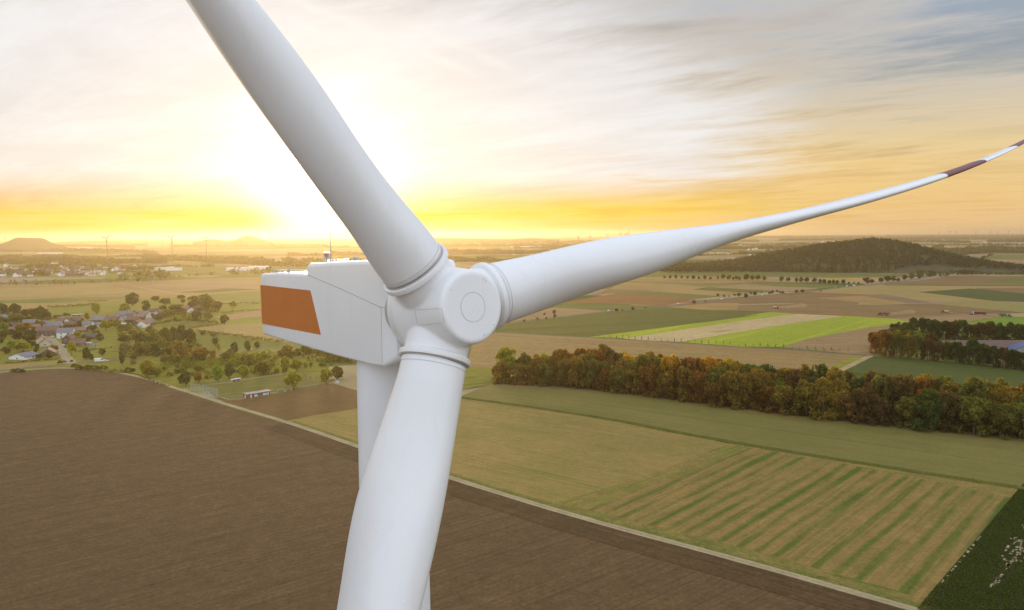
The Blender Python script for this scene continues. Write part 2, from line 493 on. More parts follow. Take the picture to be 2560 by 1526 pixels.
LAYER = [0]
def field(name, pts, mat, world=False):
    LAYER[0] += 1
    z = 0.02 + LAYER[0] * 0.006
    P = [Vector((p[0], p[1], z)) if world else G(p) for p in pts]
    bm = bmesh.new()
    vv = [bm.verts.new((p.x, p.y, z)) for p in P]
    fc = bm.faces.new(vv)
    bmesh.ops.triangulate(bm, faces=[fc])
    bmesh.ops.recalc_face_normals(bm, faces=bm.faces[:])
    for fa in bm.faces:
        if fa.normal.z < 0:
            fa.normal_flip()
    me = bpy.data.meshes.new(name)
    bm.to_mesh(me)
    bm.free()
    me.materials.append(mat)
    return tag(obj(name, me), kind='structure')
def strip(name, pts, width, mat, world=False, raise_=0.0, kind='structure'):
    """a road, lane or bank along a line of photo points; smoothed"""
    LAYER[0] += 1
    z = 0.02 + LAYER[0] * 0.006
    P = [Vector((p[0], p[1], 0)) if world else G(p) for p in pts]
    Q = []
    for i in range(len(P) - 1):
        p0, p1, p2, p3 = P[max(i - 1, 0)], P[i], P[i + 1], P[min(i + 2, len(P) - 1)]
        for k in range(6):
            t = k / 6
            Q.append(0.5 * ((2 * p1) + (p2 - p0) * t + (2 * p0 - 5 * p1 + 4 * p2 - p3) * t * t + (3 * p1 - p0 - 3 * p2 + p3) * t ** 3))
    Q.append(P[-1])
    L, R = [], []
    for i, p in enumerate(Q):
        t = (Q[min(i + 1, len(Q) - 1)] - Q[max(i - 1, 0)]).normalized()
        n = Vector((-t.y, t.x, 0))
        wd = width * (1 + 0.05 * math.sin(i * 1.7))
        L.append(p + n * wd / 2)
        R.append(p - n * wd / 2)
    mb = MB()
    n = len(Q)
    if raise_:
        top = [p + (L[i] - p) * 0.3 for i, p in enumerate(Q)], [p + (R[i] - p) * 0.3 for i, p in enumerate(Q)]
        rows = [[(v.x, v.y, z) for v in L], [(v.x, v.y, z + raise_) for v in top[0]], [(v.x, v.y, z + raise_) for v in top[1]], [(v.x, v.y, z) for v in R]]
    else:
        rows = [[(v.x, v.y, z) for v in L], [(v.x, v.y, z) for v in R]]
    vs_ = [v for r_ in rows for v in r_]
    fs_ = [(j * n + i, j * n + i + 1, (j + 1) * n + i + 1, (j + 1) * n + i) for j in range(len(rows) - 1) for i in range(n - 1)]
    me = mesh_np(name, vs_, [tuple(reversed(f_)) for f_ in fs_], mat)
    return tag(obj(name, me), kind=kind), Q

M_ = {}
def fm(key, *a, **kw):
    if key not in M_:
        M_[key] = field_mat(key, *a, **kw)
    return M_[key]
rowdir = ang_of(CW1(50, 690), CW1(2400, 1070))
A_h = rad(8)
tan_ = fm('stubble_tan', TAN, (0.25, 0.17, 0.085), [(rad(5), 9, 500, (0.33, 0.24, 0.12), 0.5, 0.75)], 90)
tan2 = fm('stubble_pale', (0.33, 0.25, 0.13), (0.28, 0.22, 0.10), [(rad(-5), 12, 400, (0.25, 0.20, 0.08), 0.5, 0.75)], 120)
pink = fm('soil_pinkish', PINK, (0.25, 0.175, 0.11), [(rad(10), 10, 400, (0.34, 0.25, 0.17), 0.5, 0.75)], 100)
brown = fm('soil_brown', BROWN, (0.23, 0.15, 0.085), [(rad(12), 12, 500, (0.15, 0.10, 0.06), 0.5, 0.75)], 110)
rust = fm('soil_rust', RUST, (0.19, 0.10, 0.045), [(rad(15), 12, 500, (0.28, 0.16, 0.07), 0.5, 0.75)], 110)
green = fm('crop_green', GREEN, (0.15, 0.16, 0.045), [(rad(8), 8, 400, (0.09, 0.12, 0.03), 0.5, 0.75)], 70)
dkgreen = fm('crop_dark_green', (0.115, 0.125, 0.03), (0.135, 0.13, 0.035), [(rad(20), 14, 600, (0.065, 0.095, 0.022), 0.45, 0.7)], 90)
deep = fm('crop_deep_green', DKGREEN, (0.07, 0.095, 0.03), (), 80)
olive = fm('grass_olive', OLIVE, (0.16, 0.16, 0.05), (), 70)
lime = fm('crop_lime', LIME, (0.24, 0.31, 0.03), [(ang_of(C4(0, 1050), C4(870, 830)), 16, 900, (0.40, 0.43, 0.06), 0.52, 0.70)], 200)
pale = fm('stubble_straw', PALE, (0.42, 0.33, 0.23), [(ang_of(C4(0, 930), C4(870, 815)), 9, 60, (0.30, 0.27, 0.10), 0.56, 0.72)], 120)
meadow = fm('meadow_grass', (0.19, 0.205, 0.032), (0.22, 0.205, 0.045), [(rad(20), 10, 60, (0.08, 0.11, 0.025), 0.52, 0.72)], 35, 0.3)
dirt = fm('track_dirt', (0.42, 0.34, 0.25), (0.34, 0.27, 0.19), (), 12)
asphalt = fm('asphalt', (0.16, 0.15, 0.145), (0.19, 0.175, 0.16), (), 20, 0.12)
concrete = fm('path_concrete', (0.40, 0.355, 0.30), (0.34, 0.30, 0.25), (), 10, 0.15)
pavement = fm('pavement', (0.36, 0.33, 0.30), (0.30, 0.27, 0.25), (), 10, 0.15)

# ---- right-hand middle distance, far to near
Fd = field
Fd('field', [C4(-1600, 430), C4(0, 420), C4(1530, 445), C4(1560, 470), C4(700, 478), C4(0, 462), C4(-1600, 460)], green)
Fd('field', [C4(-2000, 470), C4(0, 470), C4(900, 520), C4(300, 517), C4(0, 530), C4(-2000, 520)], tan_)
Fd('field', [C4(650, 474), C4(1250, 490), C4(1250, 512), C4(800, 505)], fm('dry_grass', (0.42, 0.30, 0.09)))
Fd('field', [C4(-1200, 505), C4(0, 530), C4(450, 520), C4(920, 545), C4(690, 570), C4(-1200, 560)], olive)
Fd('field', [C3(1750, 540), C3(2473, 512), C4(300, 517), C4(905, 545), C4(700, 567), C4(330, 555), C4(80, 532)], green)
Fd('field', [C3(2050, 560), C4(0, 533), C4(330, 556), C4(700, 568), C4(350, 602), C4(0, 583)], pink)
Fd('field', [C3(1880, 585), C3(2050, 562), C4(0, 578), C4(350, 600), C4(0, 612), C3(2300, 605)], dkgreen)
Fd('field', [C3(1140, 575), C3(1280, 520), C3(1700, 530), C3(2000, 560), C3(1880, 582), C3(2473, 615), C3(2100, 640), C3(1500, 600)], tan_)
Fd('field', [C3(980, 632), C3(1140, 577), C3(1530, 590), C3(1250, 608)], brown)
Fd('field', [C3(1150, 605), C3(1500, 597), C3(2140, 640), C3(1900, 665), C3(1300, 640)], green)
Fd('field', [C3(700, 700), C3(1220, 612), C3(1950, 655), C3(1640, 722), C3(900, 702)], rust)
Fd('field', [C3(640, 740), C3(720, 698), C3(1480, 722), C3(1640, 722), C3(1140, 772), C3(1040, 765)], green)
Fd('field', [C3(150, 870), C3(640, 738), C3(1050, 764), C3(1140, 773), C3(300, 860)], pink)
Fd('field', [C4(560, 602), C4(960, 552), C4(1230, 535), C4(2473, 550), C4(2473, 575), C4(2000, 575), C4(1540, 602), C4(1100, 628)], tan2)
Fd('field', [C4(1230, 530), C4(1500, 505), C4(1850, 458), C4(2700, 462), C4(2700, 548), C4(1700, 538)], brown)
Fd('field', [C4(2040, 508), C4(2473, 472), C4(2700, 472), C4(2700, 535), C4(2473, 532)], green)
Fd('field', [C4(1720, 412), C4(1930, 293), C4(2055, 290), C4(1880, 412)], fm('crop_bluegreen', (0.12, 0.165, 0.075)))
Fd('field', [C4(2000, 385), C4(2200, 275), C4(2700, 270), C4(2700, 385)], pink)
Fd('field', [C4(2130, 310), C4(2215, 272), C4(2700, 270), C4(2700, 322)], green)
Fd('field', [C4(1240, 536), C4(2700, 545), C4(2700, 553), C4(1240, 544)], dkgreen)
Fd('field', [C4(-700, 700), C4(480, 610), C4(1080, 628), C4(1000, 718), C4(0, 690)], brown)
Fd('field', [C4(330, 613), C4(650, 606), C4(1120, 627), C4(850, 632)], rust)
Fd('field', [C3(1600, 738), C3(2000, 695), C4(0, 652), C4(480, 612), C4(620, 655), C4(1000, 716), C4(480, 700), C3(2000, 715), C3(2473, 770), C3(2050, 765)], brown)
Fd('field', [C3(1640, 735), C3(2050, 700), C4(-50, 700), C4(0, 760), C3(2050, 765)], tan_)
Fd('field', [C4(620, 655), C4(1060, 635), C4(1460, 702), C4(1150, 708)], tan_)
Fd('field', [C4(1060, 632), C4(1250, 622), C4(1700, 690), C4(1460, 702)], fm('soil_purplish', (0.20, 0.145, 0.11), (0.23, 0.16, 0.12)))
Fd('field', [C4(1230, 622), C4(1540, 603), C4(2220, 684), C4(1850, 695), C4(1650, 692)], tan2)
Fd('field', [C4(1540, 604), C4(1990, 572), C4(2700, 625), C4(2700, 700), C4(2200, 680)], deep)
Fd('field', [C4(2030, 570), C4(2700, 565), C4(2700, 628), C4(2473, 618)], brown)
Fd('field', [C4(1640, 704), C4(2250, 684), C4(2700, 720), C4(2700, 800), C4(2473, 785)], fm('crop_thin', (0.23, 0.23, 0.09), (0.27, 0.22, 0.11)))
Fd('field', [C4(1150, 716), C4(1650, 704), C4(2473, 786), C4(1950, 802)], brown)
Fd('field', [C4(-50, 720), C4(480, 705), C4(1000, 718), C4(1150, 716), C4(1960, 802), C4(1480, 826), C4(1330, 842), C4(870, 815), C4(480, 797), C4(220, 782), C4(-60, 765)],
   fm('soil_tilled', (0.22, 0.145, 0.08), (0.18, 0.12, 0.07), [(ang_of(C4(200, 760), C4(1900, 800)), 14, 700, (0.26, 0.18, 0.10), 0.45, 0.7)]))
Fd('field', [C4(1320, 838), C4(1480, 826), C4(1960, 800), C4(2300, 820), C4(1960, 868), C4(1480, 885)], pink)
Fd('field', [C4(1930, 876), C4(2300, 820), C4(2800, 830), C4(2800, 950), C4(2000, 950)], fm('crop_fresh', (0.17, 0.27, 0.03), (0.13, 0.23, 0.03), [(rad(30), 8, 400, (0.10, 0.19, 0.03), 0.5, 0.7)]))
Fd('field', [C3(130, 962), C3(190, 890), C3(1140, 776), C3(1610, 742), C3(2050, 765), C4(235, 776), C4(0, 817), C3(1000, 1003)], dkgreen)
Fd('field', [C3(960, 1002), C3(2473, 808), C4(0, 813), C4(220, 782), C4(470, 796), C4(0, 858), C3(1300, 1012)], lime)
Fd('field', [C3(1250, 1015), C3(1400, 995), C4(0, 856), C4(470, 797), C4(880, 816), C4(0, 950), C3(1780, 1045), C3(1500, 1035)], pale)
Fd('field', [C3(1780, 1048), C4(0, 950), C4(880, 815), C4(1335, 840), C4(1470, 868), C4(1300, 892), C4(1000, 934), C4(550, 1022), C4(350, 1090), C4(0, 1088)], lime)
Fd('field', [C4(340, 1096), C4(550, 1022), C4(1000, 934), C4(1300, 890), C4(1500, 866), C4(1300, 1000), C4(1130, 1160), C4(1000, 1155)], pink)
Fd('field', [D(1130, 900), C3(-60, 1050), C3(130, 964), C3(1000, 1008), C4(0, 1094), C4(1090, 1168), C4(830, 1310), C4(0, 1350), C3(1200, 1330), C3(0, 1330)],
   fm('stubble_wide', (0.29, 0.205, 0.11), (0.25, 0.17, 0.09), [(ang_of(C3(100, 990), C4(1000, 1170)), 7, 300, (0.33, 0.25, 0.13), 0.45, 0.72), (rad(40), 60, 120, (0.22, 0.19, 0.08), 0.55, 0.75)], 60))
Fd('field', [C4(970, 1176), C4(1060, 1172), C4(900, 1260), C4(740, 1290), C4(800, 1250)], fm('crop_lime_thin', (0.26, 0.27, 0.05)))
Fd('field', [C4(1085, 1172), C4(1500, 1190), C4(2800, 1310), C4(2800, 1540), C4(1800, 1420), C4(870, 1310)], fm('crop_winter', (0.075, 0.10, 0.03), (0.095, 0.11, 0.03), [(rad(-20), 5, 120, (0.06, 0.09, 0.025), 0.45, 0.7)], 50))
strip('lane', [C3(100, 958), C3(560, 985), C3(1000, 1008), C3(1600, 1044), C4(0, 1092), C4(500, 1124), C4(1100, 1163), C4(1500, 1190)], 4.5, asphalt)
strip('track', [C4(1120, 1168), C4(1000, 1225), C4(850, 1300)], 5.0, dirt)
strip('field_edge', [C4(1090, 1166), C4(1450, 1188), C4(2050, 1240), C4(2700, 1300)], 3.0, tan_)
strip('main_road', [C3(60, 905), C3(280, 868), C3(700, 825), C3(1140, 773), C3(1640, 728), C3(2130, 672), C4(0, 648), C4(500, 606), C4(960, 552), C4(1330, 517), C4(1560, 480), C4(1750, 430)], 9.0, asphalt)
strip('track', [C4(480, 704), C4(700, 722), C4(1150, 716), C4(1650, 760), C4(1950, 800), C4(2300, 810)], 4.0, tan2)
strip('track', [C4(-1200, 510), C4(-300, 500), C4(300, 518), C4(920, 546)], 4.0, asphalt)

# ---- left-hand middle distance
Fd('field', [C1(-500, 560), C1(900, 520), C1(2290, 470), C1(3000, 460), C1(3000, 620), C1(2290, 640), C1(1600, 690), C1(0, 700), C1(-500, 700)],
   fm('stubble_left', (0.31, 0.21, 0.11), (0.25, 0.17, 0.09), [(rad(-8), 14, 700, (0.24, 0.20, 0.08), 0.48, 0.7)], 140))
Fd('field', [C1(0, 575), C1(900, 540), C1(1300, 600), C1(600, 640), C1(0, 650)], tan2)
Fd('field', [C1(1150, 550), C1(1900, 500), C1(2290, 490), C1(2600, 560), C1(1500, 600)], pink)
Fd('field', [C1(-300, 690), C1(500, 658), C1(620, 655), C1(750, 682), C1(300, 705), C1(-300, 720)], fm('crop_soft', (0.14, 0.17, 0.04)))
Fd('field', [C1(620, 655), C1(1200, 640), C1(1100, 665), C1(750, 682)], olive)
Fd('field', [C1(1560, 608), C1(2000, 570), C1(2300, 580), C1(1800, 612)], dkgreen)
Fd('field', [C1(1690, 640), C1(2290, 590), C1(2700, 590), C1(2700, 705), C1(2290, 705), C1(2000, 690)], fm('crop_soft2', (0.17, 0.19, 0.045)))
Fd('field', [C1(-900, 715), C1(300, 705), C1(1000, 690), C1(1150, 670), C1(1480, 640), C1(2000, 695), C1(2900, 720), C1(2900, 1600), C1(1650, 1484), C1(1100, 1325), C1(640, 1280), C1(0, 1330), C1(-900, 1350)], meadow)
Fd('field', [C1(-600, 712), C1(400, 702), C1(830, 700), C1(420, 738), C1(400, 800), C1(-600, 800)], tan2)
Fd('field', [C1(1690, 928), C1(1960, 892), C1(2300, 866), C1(2900, 850), C1(2900, 1080), C1(2310, 1028), C1(1950, 975)], tan2)
Fd('field', [C1(1880, 825), C1(2290, 765), C1(2900, 740), C1(2900, 820), C1(2290, 825), C1(2000, 850)], pink)
Fd('field', [C1(2000, 852), C1(2290, 822), C1(2900, 800), C1(2900, 862), C1(2030, 888)], fm('crop_lime_soft', (0.21, 0.24, 0.04)))
Fd('field', [C1(1350, 905), C1(1700, 860), C1(1930, 890), C1(1690, 925)], fm('pasture', (0.16, 0.17, 0.05)))
Fd('field', [C1(1720, 950), C1(1950, 978), C1(2310, 1030), C1(2700, 1060), C1(2700, 1110), C1(1750, 1110)], fm('pasture_lush', (0.15, 0.18, 0.035)))
Fd('field', [C1(-300, 1260), C1(100, 1238), C1(570, 1212), C1(620, 1232), C1(250, 1272), C1(-300, 1320)], tan2)
strip('track', [C1(1140, 545), C1(1480, 606), C1(1750, 650), C1(2000, 690), C1(2300, 708), C1(2800, 730)], 4.0, dirt)
strip('village_road', [C1(-500, 1345), C1(0, 1302), C1(300, 1268), C1(640, 1240), C1(800, 1224), C1(1100, 1203), C1(1320, 1186), C1(1900, 1142), C1(2320, 1106), C1(2900, 1060)], 7.0, asphalt)
strip('village_street', [CV(700, 740), CV(880, 790), CV(1000, 860), CV(1120, 970), CV(1200, 1100), CV(1290, 1215), CV(1330, 1262)], 7.5, pavement)
Fd('sports_pitch', [CP(330, 450), CP(700, 400), CP(1420, 288), CP(1700, 320), CP(2020, 365), CP(1900, 420), CP(1480, 500), CP(860, 590), CP(640, 640), CP(530, 600)],
   fm('pitch_grass', (0.165, 0.16, 0.055), (0.14, 0.145, 0.045), [(rad(20), 6, 60, (0.20, 0.18, 0.07), 0.5, 0.7)], 20))

# ---- near fields
soil_dir = ang_of(CS(900, 1480), CS(1975, 1080))
soil = fm('ploughed_soil', (0.128, 0.083, 0.054), (0.114, 0.074, 0.048),
          [(soil_dir, 1.1, 45, (0.155, 0.103, 0.068), 0.45, 0.72), (soil_dir + 0.03, 4.5, 160, (0.112, 0.073, 0.047), 0.5, 0.78), (soil_dir, 0.55, 25, (0.172, 0.116, 0.078), 0.5, 0.8)], 60, 0.24, amount=0.5,
          wave=[(soil_dir, 2.6, (0.098, 0.067, 0.047), 0.1, 1.0, 80.0)])
PATH = [D(-160, 945), D(0, 908), D(165, 897), D(310, 912), D(440, 950), D(560, 988), D(700, 1030), D(870, 1088), D(1090, 1163), D(1400, 1258), D(1800, 1367), D(2200, 1480), D(2420, 1545), D(2700, 1630)]
pg = [G(p) for p in PATH]
Fd('ploughed_field', [(-700, 560)] + [(p.x, p.y) for p in pg] + [(160, -200), (-700, -200)], soil, world=True)
Fd('ploughed_field', [CP(560, 645), CP(1000, 600), CP(1500, 500), CP(2000, 410), D(870, 952), D(1000, 930), D(1000, 975), CP(2330, 730), CP(1700, 830), CP(1330, 912), CP(1200, 860)],
   fm('ploughed_soil_small', (0.165, 0.105, 0.055), (0.14, 0.09, 0.047), [(rad(15), 1.5, 60, (0.19, 0.125, 0.065), 0.5, 0.75)], 30, 0.2))
Fd('grass_bank', [D(1000, 905), D(1130, 893), D(1200, 897), D(1230, 930), D(1190, 938), D(1000, 968)], meadow)
ditch_dir = rowdir
Fd('stubble_field', [CP(1330, 915), CP(1700, 832), CP(2330, 732), D(1000, 975), D(1115, 970), D(1300, 995), D(1480, 1024), D(1700, 1066), D(1775, 1082), D(1560, 1165), D(1330, 1233), D(1090, 1160), D(870, 1086), D(760, 1050)],
   fm('stubble_near', (0.30, 0.225, 0.10), (0.235, 0.20, 0.075), [(ditch_dir, 1.6, 90, (0.22, 0.19, 0.07), 0.50, 0.70), (ditch_dir, 2.6, 70, (0.14, 0.175, 0.045), 0.52, 0.78), (ditch_dir + 0.02, 0.9, 60, (0.35, 0.26, 0.13), 0.52, 0.75)], 40, 0.16))
strip_dir = ang_of(CB(20, 1000), CB(700, 560))
Fd('striped_field', [D(1775, 1080), D(2000, 1120), D(2475, 1196), D(2460, 1215), D(2240, 1472), D(2215, 1484), D(1800, 1362), D(1400, 1253), D(1330, 1232), D(1560, 1165)],
   fm('stubble_striped', (0.29, 0.20, 0.09), (0.24, 0.18, 0.08), [(strip_dir + 0.01, 1.2, 60, (0.34, 0.24, 0.115), 0.52, 0.75), (strip_dir, 2.6, 70, (0.155, 0.16, 0.045), 0.54, 0.70), (strip_dir - 0.01, 0.8, 40, (0.19, 0.155, 0.06), 0.55, 0.75)], 30, 0.2,
      wave=[(strip_dir, 6.0, (0.095, 0.135, 0.028), -0.20, 0.85, 55.0), (strip_dir, 2.4, (0.19, 0.165, 0.06), 0.1, 1.0, 40.0)]))
Fd('headland', [D(1330, 1232), D(1560, 1165), D(1775, 1080), D(1830, 1090), D(1600, 1180), D(1400, 1253)], fm('headland_grass', (0.27, 0.20, 0.085), (0.17, 0.18, 0.05), [(ang_of(D(1330, 1232), D(1775, 1080)), 2.0, 40, (0.15, 0.18, 0.04), 0.5, 0.65)], 15))
Fd('headland', [D(1330, 1222), D(1400, 1235), D(1800, 1335), D(2220, 1452), D(2215, 1482), D(1800, 1364), D(1400, 1256)], fm('headland_green', (0.17, 0.17, 0.055), (0.27, 0.20, 0.09), [(ang_of(D(1400, 1240), D(2200, 1460)), 2.0, 40, (0.11, 0.15, 0.035), 0.52, 0.66)], 12))
Fd('headland', [D(1830, 1090), D(1900, 1085), D(2475, 1190), D(2470, 1215), D(2150, 1150)], fm('headland_tan', (0.27, 0.20, 0.095), (0.20, 0.18, 0.06), [(ditch_dir, 2.0, 50, (0.19, 0.18, 0.055), 0.5, 0.7)], 18))
Fd('drilled_field', [D(1115, 968), D(1190, 936), D(1500, 955), D(1900, 1008), D(2490, 1068), D(2800, 1110), D(2800, 1245), D(2490, 1190), D(2000, 1113), D(1700, 1062), D(1480, 1020), D(1300, 992)],
   fm('drilled_rows', (0.21, 0.19, 0.08), (0.165, 0.165, 0.06), [(ditch_dir, 2.2, 500, (0.15, 0.15, 0.05), 0.48, 0.66), (ditch_dir, 1.1, 200, (0.27, 0.22, 0.10), 0.5, 0.75)], 50, 0.12))
strip('field_edge', [D(1190, 938), D(1500, 957), D(1900, 1012), D(2490, 1072), D(2760, 1110)], 3.5, fm('dry_verge', (0.27, 0.185, 0.10)))
strip('grass_bank', [D(1100, 966), D(1300, 994), D(1480, 1022), D(1700, 1064), D(2000, 1115), D(2490, 1192), D(2800, 1243)], 4.2, fm('bank_grass', (0.095, 0.115, 0.03), (0.13, 0.13, 0.04), [(ditch_dir, 0.8, 20, (0.18, 0.15, 0.06), 0.55, 0.7)], 10), raise_=0.7)
Fd('crop_field', [D(2475, 1194), D(2800, 1245), D(2900, 1700), D(2200, 1600), D(2215, 1486), D(2240, 1472)],
   fm('crop_soil', (0.035, 0.042, 0.018), (0.05, 0.048, 0.024), (), 12, 0.3))
strip('verge', [(p.x + 2.2, p.y + 2.4) for p in pg[6:]], 2.4, fm('verge_grass', (0.13, 0.155, 0.04), (0.20, 0.18, 0.07), (), 10, 0.35), world=True)
strip('verge', [(p.x - 2.0, p.y - 2.0) for p in pg[4:]], 1.6, fm('verge_grass2', (0.125, 0.135, 0.045), (0.16, 0.13, 0.06), (), 8, 0.35), world=True)
Fd('headland', [(p.x + o_[0], p.y + o_[1]) for p, o_ in [(p, (-1.2, -1.4)) for p in pg[6:]] + [(p, (-9.0, -11.0)) for p in reversed(pg[6:])]],
   fm('headland_soil', (0.10, 0.064, 0.038), (0.085, 0.055, 0.033), [(math.atan2(pg[11].y - pg[8].y, pg[11].x - pg[8].x), 1.0, 50, (0.125, 0.082, 0.05), 0.45, 0.72), (math.atan2(pg[11].y - pg[8].y, pg[11].x - pg[8].x), 3.0, 90, (0.075, 0.048, 0.03), 0.5, 0.72)], 30, 0.28), world=True)
strip('farm_path', [(p.x, p.y) for p in pg], 3.3, concrete, world=True)
strip('path_middle', [(p.x, p.y) for p in pg[4:]], 0.5, fm('path_weeds', (0.27, 0.25, 0.17), (0.36, 0.31, 0.25), (), 6, 0.3), world=True)

# ------------------------------------------------------------------ the wind turbine in front of the camera
def gelcoat():
    m, b, p, o = new_mat('white_gelcoat')
    co = b.n('ShaderNodeNewGeometry').outputs['Position']
    blot = b.sm(b.noise(co, 0.30, 4.0), 0.3, 0.7, 0.965, 1.02, False)
    run = b.sm(b.noise(b.vm('MULTIPLY', co, (3.2, 3.2, 0.28)), 1.0, 5.0, 0.65), 0.52, 0.80)
    c_ = b.mix(b.m('MULTIPLY', run, 0.16), (0.825, 0.825, 0.805), (0.56, 0.53, 0.47))
    spk = b.sm(b.noise(co, 9.0, 2.0, 0.5), 0.70, 0.78)
    c_ = b.mix(b.m('MULTIPLY', spk, 0.10), c_, (0.45, 0.42, 0.37))
    b.put(p.inputs['Base Color'], b.vm('SCALE', c_, s=blot))
    b.put(p.inputs['Roughness'], b.sm(blot, 0.96, 1.02, 0.30, 0.17, False))
    return m
WHITE = gelcoat()
WHITE_T = paint('white_tower_paint', (0.78, 0.785, 0.78), 0.45, 0.025, 0.5, 0.4)
SEAM = paint('dark_seal', (0.16, 0.145, 0.12), 0.7)
GASKET = paint('grey_seal', (0.45, 0.42, 0.37), 0.7)
ORANGE = paint('orange_paint', (0.53, 0.165, 0.03), 0.5, 0.05, 1.2)
REDP = paint('red_tip_paint', (0.15, 0.022, 0.018), 0.4, 0.04)
STEEL = paint('galvanised_steel', (0.42, 0.41, 0.39), 0.5, 0.1, 8.0, 0.5, 0.4)
DARK = paint('dark_rubber', (0.05, 0.05, 0.05), 0.7)
BEACON = paint('red_beacon_glass', (0.62, 0.28, 0.14), 0.3)

BP = dict(phi=0.67394, tilt=0.09139, psi=1.40141, r0=1.94561, d0=2.38906, cm=3.90842, r2=9.3895, c22=2.61812, c34=1.4952, t2=2.04833, t16=0.87985, b0=0.8514, b1=1.38791, b2=1.4156, b3=1.63298,
          pb=1.74395, ax=0.34469, cone=0.07775, pa=0.45343, pc=-2.24973, c13=3.47819, t5=1.9954, b6=0.91022, c5=2.86)
HUBP = Vector((-2.50028562, 27.86933125, HC - 2.70347355))
AX = Vector((math.sin(BP['phi']) * math.cos(BP['tilt']), -math.cos(BP['phi']) * math.cos(BP['tilt']), math.sin(BP['tilt'])))
UU = Vector((math.cos(BP['phi']), math.sin(BP['phi']), 0))
WW = UU.cross(AX)
if WW.z < 0:
    WW = -WW
AH = Vector((AX.x, AX.y, 0)).normalized()
RTIP = 51.0

def smooth1(y, r, sig):
    out_ = np.empty_like(y)
    for i in range(len(r)):
        lo = min(r[i] - r[0], r[-1] - r[i])
        wt_ = np.exp(-((r - r[i]) / (sig if lo >= sig * 2 else max(lo * 0.5, 1e-3))) ** 2)
        out_[i] = (wt_ * y).sum() / wt_.sum()
    return out_
def blade_rings(psi, n=56):
    p = BP
    d = (math.cos(psi) * WW + math.sin(psi) * UU)
    e = -math.sin(psi) * WW + math.cos(psi) * UU
    d = d * math.cos(p['cone']) + AX * math.sin(p['cone'])
    R0 = 48.0
    r = np.concatenate([np.linspace(p['r0'] + 0.08, p['r0'] + 0.5, 4)[:-1], np.linspace(p['r0'] + 0.5, 18, 64)[:-1], np.linspace(18, RTIP - 0.6, 62)[:-1], RTIP - 0.6 * (1 - np.sin(np.linspace(0, math.pi / 2, 9)))])
    c = np.interp(r, [0, p['r0'] + .8, 5.2, p['r2'], 13.5, 22, 34, 48, RTIP - .6, RTIP], [p['d0'], p['d0'], p['c5'], p['cm'], p['c13'], p['c22'], p['c34'], .72, .55, .10])
    th = np.interp(r, [0, p['r0'] + .8, 5, p['r2'], 16, 22, 34, 48, RTIP], [p['d0'], p['d0'], p['t5'], p['t2'], p['t16'], p['t16'] * .72, .42, .12, .03])
    be = np.interp(r, [p['r0'], 6, p['r2'], 16, 28, 40, 48], [p['b0'], p['b6'], p['b1'], p['b2'], p['b3'], p['b3'] - .01, p['b3'] - .02])
    ax = np.interp(r, [0, p['r0'] + 1, p['r2'], 48], [.5, .5, p['ax'], p['ax']])
    c[:-9], th[:-9], be, ax = smooth1(c, r, 2.2)[:-9], smooth1(th, r, 2.2)[:-9], smooth1(be, r, 2.0), smooth1(ax, r, 1.2)
    bl = np.clip((r - p['r0'] - .8) / (p['r2'] - p['r0'] - .8), 0, 1)
    bl = bl * bl * (3 - 2 * bl)
    t = np.linspace(0, 2 * np.pi, n, endpoint=False)
    X = .5 * (1 + np.cos(t))
    yt = 5 * (.2969 * np.sqrt(X) - .126 * X - .3516 * X ** 2 + .2843 * X ** 3 - .1015 * X ** 4) * np.sign(np.sin(t))
    yt /= 2 * np.abs(yt).max()
    yc = .5 * np.sin(t)
    d_, e_, a_, H_ = (np.array(v) for v in (d, e, AX, HUBP))
    rings = []
    bt = p['b3'] - .035
    ndp = np.cross(np.cos(bt) * e_ - np.sin(bt) * a_, d_)
    for i in range(len(r)):
        cd = np.cos(be[i]) * e_ - np.sin(be[i]) * a_
        nd = np.cross(cd, d_)
        x = (X - ax[i]) * c[i]
        y = (yc * (1 - bl[i]) + yt * bl[i]) * th[i]
        q_ = max(r[i] - p['r0'], 0)
        pb = p['pb'] * (q_ / (48 - p['r0'])) ** 2 + p['pc'] * (q_ / 46) ** 4
        cp = H_ + d_ * r[i] + ndp * pb + a_ * p['pa'] * (q_ / 46) ** 3
        rings.append(cp + x[:, None] * cd + y[:, None] * nd)
    return r, rings, d

TOWER_XY = HUBP - AH * 4.1
turb = empty('wind_turbine', (TOWER_XY.x, TOWER_XY.y, 0), label='huge white wind turbine close up with orange nacelle patch and three long blades', cat='wind turbine')
def tpart(o):
    o.parent = turb
    o.matrix_parent_inverse = Matrix.Translation((-TOWER_XY.x, -TOWER_XY.y, 0))
    return o
# tower
mb = MB()
ztop = HUBP.z - 2.2
N = 72
zz = [0.0, 20, 40, 58, 70, 79.98, 80.0, 88, ztop - 6.02, ztop - 6.0, ztop]
def trad(z):
    return 1.395 + 0.0052 * (ztop - z)
def circ(z, r_):
    return [(TOWER_XY.x + r_ * math.cos(2 * math.pi * k / N), TOWER_XY.y + r_ * math.sin(2 * math.pi * k / N), z) for k in range(N)]
mb.rings([circ(z, trad(z)) for z in zz])
tower = tpart(mb.build('tower', WHITE_T))
auto_smooth(tower, 40)
for z in (ztop - 6.0, 80.0, 56.0, 30.0):
    mb = MB()
    mb.rings([circ(z - 0.012, trad(z) + 0.001), circ(z - 0.009, trad(z) + 0.006), circ(z + 0.009, trad(z) + 0.006), circ(z + 0.012, trad(z) + 0.001)])
    o = mb.build('weld_seam', GASKET, tower)

